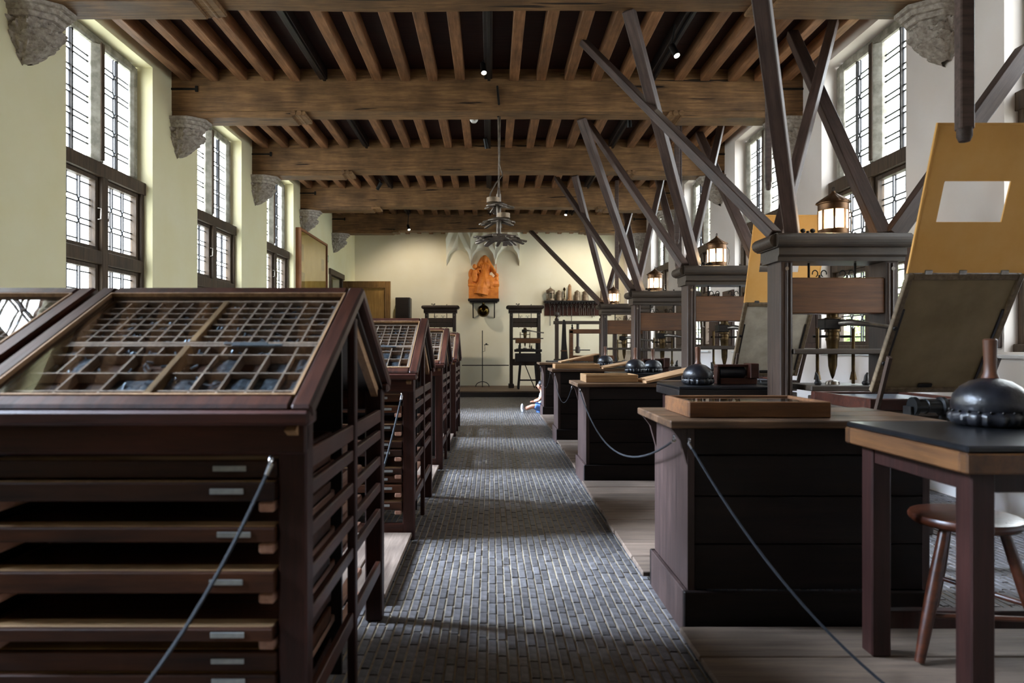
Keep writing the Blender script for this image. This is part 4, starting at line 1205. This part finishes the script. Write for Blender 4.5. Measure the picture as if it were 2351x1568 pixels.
# work stand in front of the right-hand dais press
ws = thing('press_bed_stand', 'black trestle stand carrying a brown tray before the dais press', 'stand', (.98, 18.1, .158))
for s in (-1, 1):
    MB().bar((s * .26, 0, 0), (s * .2, 0, .72), .05, .05).build('leg', M_blackw, ws)
    MB().bar((s * .26, .38, 0), (s * .2, .38, .72), .05, .05).build('leg', M_blackw, ws)
MB().box(-.25, .25, -.02, .02, .22, .26).build('stretcher', M_blackw, ws)
MB().bar((-.1, .2, .7), (.18, .2, .02), .025, .025).build('stay_rod', M_blackw, ws)
MB().box(-.34, .34, -.06, .44, .72, .95, .01).build('bed', M_blackw, ws)
MB().box(-.36, .36, -.08, .46, .99, 1.06, .01).build('ink_stone', M_blackw, ws)
for s in (-1, 1): MB().box(s * .22 - .025, s * .22 + .025, .0, .05, .95, 1.22).build('upright', M_blackw, ws)
MB().box(-.33, .33, -.06, .4, 1.22, 1.34, .01).build('platen_block', M_head, ws)
MB().box(-.4, .4, .0, .1, 1.33, 1.36, .005).build('cross_bar', M_press, ws)

# iron candle stand and rail
cs = thing('candle_stand', 'thin black iron candle stand standing before the white back wall', 'stand', (-.25, 19.2, .163))
MB().tube([(0, 0, 0), (0, 0, 1.58)], .012, 8).build('rod', M_iron, cs, True)
MB().tube([(.19 * cos(a), 0, .14 * sin(a)) for a in [pi * k / 10 for k in range(11)]], .011, 6).build('foot', M_iron, cs, True)
MB().tube([(0, -.19, 0), (0, -.1, .1), (0, 0, .14), (0, .1, .1), (0, .19, 0)], .011, 6).build('foot', M_iron, cs, True)
m = MB().tube([(0, 0, .98), (.07, 0, 1.0), (.07, 0, 1.15), (.05, 0, 1.17)], .006, 6).box(.05, .17, -.03, .03, 1.17, 1.19).lathe([(.03, 1.19), (.022, 1.22)], 10, (.11, 0, 0)); m.build('candle_arm', M_iron, cs, True)
rl = tag(MB().tube([(-.8, 0, 0), (.48, 0, 0)], .013, 8).build('guard_rail', M_iron, None, True, (0, 18.62, .78)), 'thin horizontal iron rail between the two dais presses', 'rail')

# statue group on its console
sh = thing('statue_shelf', 'narrow black console shelf with two iron brackets under the statue', 'shelf', (-.22, YB, 2.56))
MB().box(-.45, .45, -.42, 0, .04, .11, .012).build('board', M_blackw, sh)
MB().box(-.40, .40, -.36, 0, .0, .045, .012).build('moulding', M_blackw, sh)
for s in (-1, 1): m = MB().tube([(s * .31, -.3, 0), (s * .31, -.06, -.38), (s * .31, -.005, -.42)], .018, 6); m.build('bracket', M_iron, sh, True)
def statue():
    m = MB(); E = m.ell; T = m.tube
    m.box(-.43, .43, -.30, .02, 0, .40); m.box(-.45, .45, -.32, .04, .36, .42)
    # throne side and back rocks
    E((-.3, -.1, .5), (.16, .14, .2)); E((.27, -.12, .47), (.18, .13, .15)); E((-.36, -.1, .72), (.09, .1, .16))
    # seated woman: lap, torso, head with veil
    E((.0, -.14, .55), (.26, .2, .22)); E((.03, -.28, .42), (.17, .12, .22)); E((.02, -.08, .82), (.17, .13, .24)); E((.03, -.07, .95), (.19, .12, .12))
    E((.03, -.07, 1.07), (.06, .06, .09)); E((.02, -.10, 1.165), (.07, .075, .095)); E((.03, -.04, 1.175), (.095, .085, .11))
    T([(.2, -.06, .95), (.29, -.16, .8), (.33, -.26, .72)], [.075, .06, .045], 10); E((.35, -.28, .70), (.045, .045, .05))
    T([(-.12, -.08, .95), (-.2, -.18, .82), (-.14, -.24, .74)], [.07, .06, .045], 10)
    T([(.03, -.12, .80), (.0, -.2, .55), (-.05, -.24, .3), (-.08, -.24, .12)], [.13, .17, .2, .21], 14)
    T([(.12, -.16, .62), (.2, -.2, .45), (.22, -.2, .3)], [.14, .15, .12], 10)
    T([(-.02, -.04, 1.2), (-.12, -.05, 1.0), (-.2, -.05, .75)], [.07, .08, .09], 10); T([(.08, -.04, 1.2), (.16, -.05, 1.02), (.24, -.06, .8)], [.06, .07, .08], 10)
    # standing child at her side
    T([(-.27, -.3, .48), (-.26, -.3, .64), (-.25, -.28, .82)], [.06, .085, .06], 10); E((-.26, -.3, .92), (.065, .065, .075))
    T([(-.2, -.3, .8), (-.1, -.3, .86)], [.035, .028], 8); T([(-.26, -.22, .8), (-.31, -.25, .68)], [.035, .028], 8)
    T([(-.24, -.22, .52), (-.27, -.26, .38), (-.25, -.24, .3)], [.045, .04, .03], 8)
    # little figure on the right
    E((.36, -.16, .58), (.08, .08, .1)); E((.38, -.18, .68), (.06, .06, .065)); T([(.32, -.2, .6), (.25, -.25, .55)], [.03, .025], 8)
    # drapery folds
    r = random.Random(5)
    for k in range(16):
        a = -1.2 + 2.4 * k / 15
        x = .26 * sin(a); T([(x * .5, -.26, .62), (x * .9, -.33 + abs(x) * .3, .45), (x * 1.05 + r.uniform(-.03, .03), -.34 + abs(x) * .4, .2)], [.018, .026, .022], 6)
    for k in range(6):
        T([(-.12 + .05 * k, -.19, 1.0), (-.08 + .045 * k, -.23, .82), (-.02 + .03 * k, -.27, .68)], [.014, .018, .014], 6)
    for k in range(9):
        a = 2 * pi * k / 9; E((-.06 + .1 * cos(a), -.31, .2 + .1 * sin(a)), (.035, .03, .035))
    E((-.06, -.32, .28), (.05, .05, .06)); E((.1, -.31, .24), (.05, .04, .05))
    T([(.36, -.3, .68), (.35, -.3, 1.0)], .012, 6)
    return m
so = statue().build('statue', M_terra, None, True, (-.22, YB - .075, 2.674))
mod = so.modifiers.new('remesh', 'REMESH'); mod.mode = 'VOXEL'; mod.voxel_size = .011; mod.use_smooth_shade = True
mod = so.modifiers.new('smooth', 'SMOOTH'); mod.factor = .5; mod.iterations = 1
tag(so, 'orange terracotta group of a seated robed woman with a child', 'statue')
br = thing('brass_ball', 'shiny dark brass ball hanging below the statue shelf', 'ball', (-.23, YB - .28, 2.14))
MB().ell((0, 0, .18), (.178, .178, .178), 32, 20).build('ball', M_brass, br, True)
MB().lathe([(.045, .34), (.05, .37), (.032, .39), (.032, .418)], 12).build('neck', M_brass, br, True)

# tool shelf on the back wall
ts = thing('tool_shelf', 'dark wall shelf with crenellated moulding and hooks for printing tools', 'shelf', (1.56, YB, 2.2))
SW = 1.95
MB().box(0, SW, -.03, 0, 0, .36, .006).build('back_board', M_case, ts)
MB().box(-.03, SW + .03, -.26, 0, .39, .425, .006).build('shelf_board', M_blackw, ts)
MB().box(-.01, SW + .01, -.22, 0, .355, .39, .006).build('moulding', M_blackw, ts)
dm = MB().box(0, .04, -.235, -.22, .33, .37, .003).mesh('dentil', M_blackw)
for k in range(24): ob('dentil', dm, ts, (.01 + .08 * k, 0, 0))
tools = [('long iron key hanging first', 1), ('short iron pin hanging second', 0), ('small pliers hanging third', 2), ('ring-headed rod hanging fourth', 0), ('ring-headed rod hanging fifth', 0), ('long ring-headed rod hanging sixth', 1), ('short iron punch hanging seventh', 3), ('forked tongs hanging eighth', 2), ('pliers hanging ninth', 2), ('compasses hanging tenth', 2), ('small compasses hanging eleventh', 2)]
for k, (lab, kd) in enumerate(tools):
    x = 1.72 + .125 * k; L = [.33, .56, .36, .22][kd] * random.uniform(.9, 1.1)
    t = thing('hanging_tool', lab + ' from the left under the tool shelf', 'tool', (x, YB - .05, 2.52 - L))
    m = MB()
    m.tube([(.026 * cos(a), 0, L - .03 + .026 * sin(a)) for a in [2 * pi * q / 12 for q in range(13)]], .009, 6, False)
    m.build('ring', M_steel, t, True)
    m = MB()
    if kd == 2: m.tube([(-.01, 0, L - .05), (-.035, 0, L * .6), (-.02, 0, 0)], .011, 6); m.tube([(.01, 0, L - .05), (.035, 0, L * .6), (.03, 0, .02)], .011, 6)
    else: m.tube([(0, 0, L - .05), (0, 0, 0)], [.012, .013], 6)
    m.build('shank', M_steel, t, True)
ZS = 2.626
def can(x, r, h, label, cone=.06, mat=M_tin):
    t = thing('tin_canister', label, 'canister', (x, YB - .14, ZS))
    MB().lathe([(r, 0), (r * 1.03, .01), (r, .02), (r, h - .02), (r * 1.04, h - .01), (r * 1.04, h)], 20).build('body', mat, t, True)
    MB().lathe([(r * 1.04, h), (r * .6, h + cone * .6), (.02, h + cone), (.001, h + cone + .01)], 20).build('lid', mat, t, True)
lantern(1.72, YB - .14, ZS, 'unlit tin lantern at the left end of the tool shelf', False, 1.15)
can(1.97, .085, .24, 'brown tin canister beside the unlit lantern on the tool shelf')
t = thing('candlestick', 'slim turned brass candlestick on the tool shelf', 'candlestick', (2.125, YB - .14, ZS))
MB().lathe([(.06, 0), (.06, .02), (.035, .05), (.02, .07)], 16).build('foot', M_tin, t, True)
MB().lathe([(.02, .07), (.014, .1), (.026, .13), (.014, .16), (.024, .19), (.012, .23), (.014, .28), (.036, .31), (.04, .34), (.02, .37), (.001, .40)], 16).build('stem', M_brass, t, True)
t = thing('paper_tube', 'tall octagonal wooden tube on the tool shelf', 'tube', (2.28, YB - .14, ZS))
MB().lathe([(.10, 0), (.10, .03), (.07, .04)], 8).build('foot', M_papb, t)
MB().lathe([(.055, .04), (.05, .42), (.02, .48), (.001, .49)], 8).build('shaft', M_papb, t)
can(2.5, .08, .25, 'pale tin canister right of the octagonal tube', .05)
can(2.74, .09, .25, 'tin canister partly behind the slanting brace', .05)
t = thing('box_lamp', 'square dark tin box lamp with carrying handle on the tool shelf', 'lamp', (3.28, YB - .14, ZS))
MB().box(-.1, .1, -.08, .08, 0, .3, .01).build('body', M_tin, t)
MB().box(-.012, .012, -.084, -.079, .08, .24).build('slot', M_black, t)
MB().lathe([(.1, .3), (.05, .35), (.05, .37)], 4).build('hood', M_tin, t)
MB().tube([(-.06, 0, .37), (-.05, 0, .42), (.05, 0, .42), (.06, 0, .37)], .012, 6).build('handle', M_black, t, True)

# small standing presses and stacked things beyond the fourth press
sp = thing('standing_press', 'tall standing press with ball-topped post in front of the tool shelf', 'press', (1.62, 16.9, 0))
for x in (0, 1.1):
    MB().box(x - .045, x + .045, -.05, .05, 0, 1.93, .006).build('post', M_press, sp)
    MB().lathe([(.05, 1.93), (.055, 1.96), (.03, 2.0), (.02, 2.02), (.05, 2.05), (.06, 2.09), (.05, 2.13), (.001, 2.155)], 14, (x, 0, 0)).build('finial', M_press, sp, True)
MB().box(-.08, 1.18, -.06, .06, 1.84, 1.92, .006).build('top_rail', M_pressx, sp)
MB().lathe([(.035, 1.84), (.035, 1.3), (.06, 1.26), (.06, 1.14), (.03, 1.12)], 14, (.52, 0, 0)).build('screw', M_press, sp, True)
MB().tube([(.35, -.03, 1.2), (.82, -.03, 1.2)], .012, 8).build('bar', M_iron, sp, True)
MB().box(-.06, 1.16, -.18, .18, .8, .98, .01).build('bed', M_pressx, sp)
MB().box(-.06, 1.16, -.18, .18, .1, .2, .01).build('base', M_pressx, sp)
s2 = thing('small_frame_press', 'small orange-brown square frame press below the standing press', 'press', (1.78, 15.6, 0))
MB().box(0, .09, -.06, .06, .0, 1.66, .012).build('post', M_head, s2)
MB().box(1.0, 1.09, -.06, .06, .0, 1.66, .012).build('post', M_press, s2)
MB().box(.0, 1.09, -.06, .06, 1.58, 1.68, .012).build('top_rail', M_head, s2)
MB().box(.09, 1.0, -.15, .15, .95, 1.08, .01).build('bed', M_head, s2)
MB().lathe([(.02, 1.68), (.03, 1.71), (.012, 1.74), (.022, 1.77), (.001, 1.8)], 10, (.07, 0, 0)).build('finial', M_iron, s2, True)
s3 = thing('tapered_post', 'black tapering wooden post leaning beside the standing press', 'post', (1.72, 16.2, .95))
MB().prism([(-.07, 0), (.07, 0), (.045, .9), (.02, .97), (-.02, .97), (-.03, .9)], -.04, .04, 'y').build('shaft', M_blackw, s3)
MB().box(-.075, .075, -.045, .045, .22, .25, .004).build('band', M_tableband, s3)
s4 = thing('stone_chest', 'dark chest with grey stone top behind the farthest bench', 'chest', (1.35, 15.9, 0))
MB().box(0, .85, -.1, .6, 0, .9, .01).build('body', M_bench, s4)
MB().box(-.03, .88, -.13, .63, .9, .95, .01).build('stone_top', M_sorts, s4)
s5 = thing('leaning_board', 'narrow purple-grey board leaning against the back wall by the shelf', 'board', (1.98, 17.3, .15))
MB().bar((0, .0, .0), (-.12, .2, 1.4), .1, .02, (0, 1, 0)).build('board', M_strut, s5)
s6 = thing('dark_cabinet', 'tall narrow black cabinet against the back wall beside the open door', 'cabinet', (-2.75, 19.55, .15))
MB().box(0, .42, 0, .42, 0, 2.55, .01).build('body', M_blackw, s6)
MB().box(.03, .39, -.015, .0, .05, 2.5, .004).build('door', M_blackw, s6)
MB().lathe([(.014, -.045), (.018, -.03), (.008, -.015)], 10, (.06, 0, 1.2), 'y').build('knob', M_brass, s6, True)

# framed broadsheet on the left wall
fp = thing('framed_display', 'tall glazed wooden frame of yellowed printed sheets on the left wall', 'display frame', (XL, 13.95, 1.0))
L, H, D = 2.3, 2.72, .11
for (a, b, c, e) in ((0, .05, 0, H), (L - .05, L, 0, H), (.05, L - .05, 0, .05), (.05, L - .05, H - .05, H)):
    MB().box(0, D, a, b, c, e, .006).build('frame_rail', M_pframe, fp)
MB().box(.005, .07, .05, L - .05, .05, H - .05).build('backing', M_paper, fp)
r = random.Random(9)
for i in range(5):
    for j in range(4):
        y0, z0 = .14 + i * .42 + r.uniform(0, .05), .3 + j * .58 + r.uniform(0, .06)
        MB().box(.07, .0715, y0, y0 + r.uniform(.18, .32), z0, z0 + r.uniform(.25, .46)).build('printed_sheet', M_paper if r.random() < .6 else M_paper2, fp)
MB().box(.085, .088, .05, L - .05, .05, H - .05).build('glass', M_glassc, fp)

# ================================================================ CEILING FITTINGS
ch = thing('chandelier', 'three-tiered chandelier of splayed grey metal plates hanging over the aisle', 'chandelier', (.095, 8.75, 2.6))
m = MB().tube([(0, 0, .08), (0, 0, .62)], [.03, .03], 12).tube([(0, 0, .62), (0, 0, .7)], [.026, .012], 12); m.build('stem', M_chand, ch, True)
r = random.Random(21)
for (z, R, nn, rr, kind) in ((.02, .37, 26, .27, 0), (.24, .25, 12, .15, 1), (.44, .2, 9, .11, 2)):
    m = MB().lathe([(.03, z + .08), (rr * .55, z + .075), (rr, z + .045), (rr * 1.02, z + .03), (rr * .9, z + .03), (.03, z + .05)], 24)
    tier = m.build('tier', M_chand, ch, True)
    for k in range(nn):
        a = 2 * pi * k / nn + r.uniform(-.1, .1); q = R * r.uniform(.8, 1.05); b = a + r.uniform(-.35, .35)
        z1 = z + r.uniform(-.015, .05)
        MB().bar((rr * .6 * cos(a), rr * .6 * sin(a), z + .04 + r.uniform(-.01, .01)), (q * cos(b), q * sin(b), z1 - .02), r.uniform(.035, .07), .02, (0, 0, 1), .004).build('plate', M_chand, tier)
    if kind:
        MB().lathe([(.055, z + .06), (.085, z + .07), (.085, z + .13), (.05, z + .13)], 18, (-.07 if kind == 2 else .06, -.02, 0)).build('cup', M_tin, tier, True)
MB().tube([(0, 0, .68), (.004, 0, 1.1), (-.004, 0, 1.62)], .011, 8).build('rod', M_chand, ch, True)
MB().tube([(.02, 0, 1.62), (.01, -.02, 1.0), (.05, -.03, .86), (-.04, -.03, .75), (-.11, -.02, .62), (-.11, -.02, .56)], .008, 6).build('cable', M_chand, ch, True)
MB().tube([(-.01, 0, 1.61), (.02, -.05, 1.68), (0, -.22, 1.70), (-.01, -.235, 1.80), (-.02, -.235, 1.92)], .014, 6).build('hook', M_iron, ch, True)

def spot(px, py, Y, label, aim=(0, 0, -1), z=None, lit=True):
    p = P(px, py, Y)
    t = thing('track_spotlight', label, 'spotlight', p)
    d = Vector(aim).normalized(); q = d.to_track_quat('-Z', 'Y').to_matrix().to_4x4()
    m = MB(); m.m = q
    m.lathe([(.03, .09), (.034, .085), (.034, -.07), (.03, -.07), (.028, -.05)], 16); m.build('barrel', M_black, t, True)
    m = MB(); m.m = q; m.lathe([(.028, -.055), (.001, -.056)], 16); m.build('lens', M_spot if lit else M_black, t, True)
    MB().tube([tuple(q @ Vector((0, 0, .085))), (0, 0, max(.1, ZJ - .02 - p.z))], .01, 6).build('stem', M_black, t, True)
    return p
spot(1110, 158, 8.05, 'small black spotlight on the centre ceiling track before the second beam', (.1, -.5, -1), lit=True)
spot(1549, 118, 7.0, 'black spotlight glowing white under the right-hand joists', (.25, -.55, -1))
spot(1445, 281, 10.0, 'small dark spotlight under the right joists beyond the second beam', (.1, .2, -1), lit=False)
spot(870, 428, 13.4, 'black spotlight under the left joists before the fourth beam', (-.4, .2, -.6), lit=False)
spot(1116, 331, 10.9, 'small black spotlight on the centre track before the third beam', (.2, .3, -1), lit=False)
s1 = spot(1300, 489, 16.6, 'glowing spotlight at the fifth beam, right of the chandelier', (-.3, -.6, -1))
s2_ = spot(938, 523, 16.9, 'glowing spotlight at the fifth beam, left of the chandelier', (.3, -.6, -1))
def spotlamp(loc, target, e, col, ang):
    l = bpy.data.lights.new('spot_beam', 'SPOT'); l.energy = e; l.color = col; l.spot_size = radians(ang); l.spot_blend = .6; l.shadow_soft_size = .03
    o = bpy.data.objects.new('spot_beam', l); COL.objects.link(o); d = (Vector(target) - Vector(loc)).normalized(); o.location = Vector(loc) + d * .1
    o.rotation_euler = d.to_track_quat('-Z', 'Y').to_euler()
s3_ = Vector((1.75, 17.85, 4.37))
spot(1128 + s3_.x * 1567 / s3_.y, 799 - (s3_.z - 1.25) * 1567 / s3_.y, s3_.y, 'spotlight behind the fifth beam aimed at the statue', (-2.0, 1.9, -1.1))
spotlamp(s3_, (-.22, 19.75, 3.2), 42, (1, .76, .5), 26)
for qx, tx in ((-2.2, -2.0), (2.75, 2.4)):  # unseen lamps added behind the beam to brighten the back wall
    q = Vector((qx, 17.75, 4.40))
    spot(VX + q.x * FPX / q.y, VY - (q.z - CH) * FPX / q.y, q.y, 'unseen wall-washing spotlight added behind the fifth beam on the %s' % ('left' if qx < 0 else 'right'), (0, 1.6, -1.4))
    spotlamp(q, (tx, 20, 2.0), 60, (1, .86, .68), 110)
sd = thing('smoke_detector', 'white domed smoke detector under the ceiling beyond the second beam', 'detector', P(1088, 272, 8.98))
MB().lathe([(.001, -.06), (.03, -.055), (.052, -.03), (.06, .01), (.06, .05), (.03, .06)], 20).build('dome', M_white, sd, True)
MB().tube([(0, 0, .05), (0, 0, ZC - sd.location.z)], .012, 6).build('mount', M_white, sd, True)
sc_ = thing('security_camera', 'small white dome camera under the ceiling at the far left', 'camera', P(855, 530, 18.6))
MB().lathe([(.001, -.05), (.05, -.03), (.065, .02), (.07, .06), (.07, .1)], 16).build('dome', M_white, sc_, True)
MB().tube([(0, 0, .1), (0, 0, ZJ - sc_.location.z)], .02, 6).build('mount', M_white, sc_, True)

# ================================================================ THE SITTING CHILD
def skin(name, verts, edges, radii, mat, parent, root=0, sub=2):
    me = bpy.data.meshes.new(name); me.from_pydata(verts, edges, [])
    me.materials.append(mat)
    o = ob(name, me, parent)
    md = o.modifiers.new('skin', 'SKIN'); md.use_smooth_shade = True
    for i, r in enumerate(radii):
        v = me.skin_vertices[0].data[i]; v.radius = r if isinstance(r, tuple) else (r, r); v.use_root = (i == root)
    s = o.modifiers.new('sub', 'SUBSURF'); s.levels = sub; s.render_levels = sub
    return o
kid = thing('person', 'small child in pale shirt and blue shorts sitting on the floor behind the farthest bench', 'person', (1.0, 13.25, 0))
bv = [(0, 0, .10), (0.01, 0, .24), (0, 0, .36), (-.01, 0, .42), (-.03, 0, .50), (-.035, 0, .555),
      (-.04, .055, .09), (-.2, .07, .115), (-.35, .06, .065), (-.04, -.055, .09), (-.2, -.08, .13), (-.345, -.075, .065),
      (-.005, .1, .355), (-.06, .13, .25), (-.17, .06, .22), (-.005, -.1, .355), (-.07, -.13, .25), (-.18, -.05, .215)]
be = [(0, 1), (1, 2), (2, 3), (3, 4), (4, 5), (0, 6), (6, 7), (7, 8), (0, 9), (9, 10), (10, 11), (2, 12), (12, 13), (13, 14), (2, 15), (15, 16), (16, 17)]
br_ = [.085, .085, .07, .035, .07, .06, .065, .048, .03, .065, .048, .03, .04, .03, .02, .04, .03, .02]
skin('body', bv, be, br_, M_skin, kid)
def kidpart(name, m, mat): return m.build(name, mat, kid, True)
m = MB().ell((-.02, 0, .55), (.085, .078, .085), 18, 12)
kidpart('hair', MB().ell((-.012, 0, .548), (.088, .082, .088), 18, 12).ell((.03, 0, .52), (.06, .07, .07), 12, 8), M_hair)
kidpart('face', MB().ell((-.062, 0, .515), (.048, .058, .066), 16, 12).ell((-.112, 0, .51), (.012, .01, .012), 8, 6), M_skin)
kidpart('ear', MB().ell((-.03, -.083, .525), (.014, .008, .02), 8, 6).ell((-.03, .083, .525), (.014, .008, .02), 8, 6), M_skin)
skin('shirt', [(0, 0, .13), (.01, 0, .24), (0, 0, .355), (-.005, .1, .355), (-.03, .12, .30), (-.005, -.1, .355), (-.035, -.12, .30)], [(0, 1), (1, 2), (2, 3), (3, 4), (2, 5), (5, 6)], [.098, .098, .082, .052, .045, .052, .045], M_shirt, kid)
skin('shorts', [(0, 0, .10), (-.04, .055, .095), (-.19, .07, .112), (-.04, -.055, .095), (-.19, -.08, .125)], [(0, 1), (1, 2), (0, 3), (3, 4)], [.095, .078, .06, .078, .06], M_shorts, kid)
for yy, tz in ((.06, 0), (-.075, .005)):
    kidpart('shoe', MB().ell((-.385, yy, .045 + tz), (.035, .032, .045), 12, 8).ell((-.40, yy, .095 + tz), (.026, .032, .075), 12, 8), M_shoe)
for s, (hx, hy, hz) in ((1, (-.19, .055, .215)), (-1, (-.2, -.045, .21))):
    h = MB().ell((hx, hy, hz), (.026, .02, .012), 10, 6)
    for f in range(4): h.tube([(hx - .018, hy + (f - 1.5) * .009, hz), (hx - .042 + .004 * abs(f - 1.5), hy + (f - 1.5) * .009, hz - .004), (hx - .052 + .005 * abs(f - 1.5), hy + (f - 1.5) * .009, hz - .014)], .0048, 6)
    h.tube([(hx, hy - s * .016, hz + .004), (hx - .022, hy - s * .028, hz + .002), (hx - .034, hy - s * .026, hz - .002)], .0055, 6)
    kidpart('hand', h, M_skin)
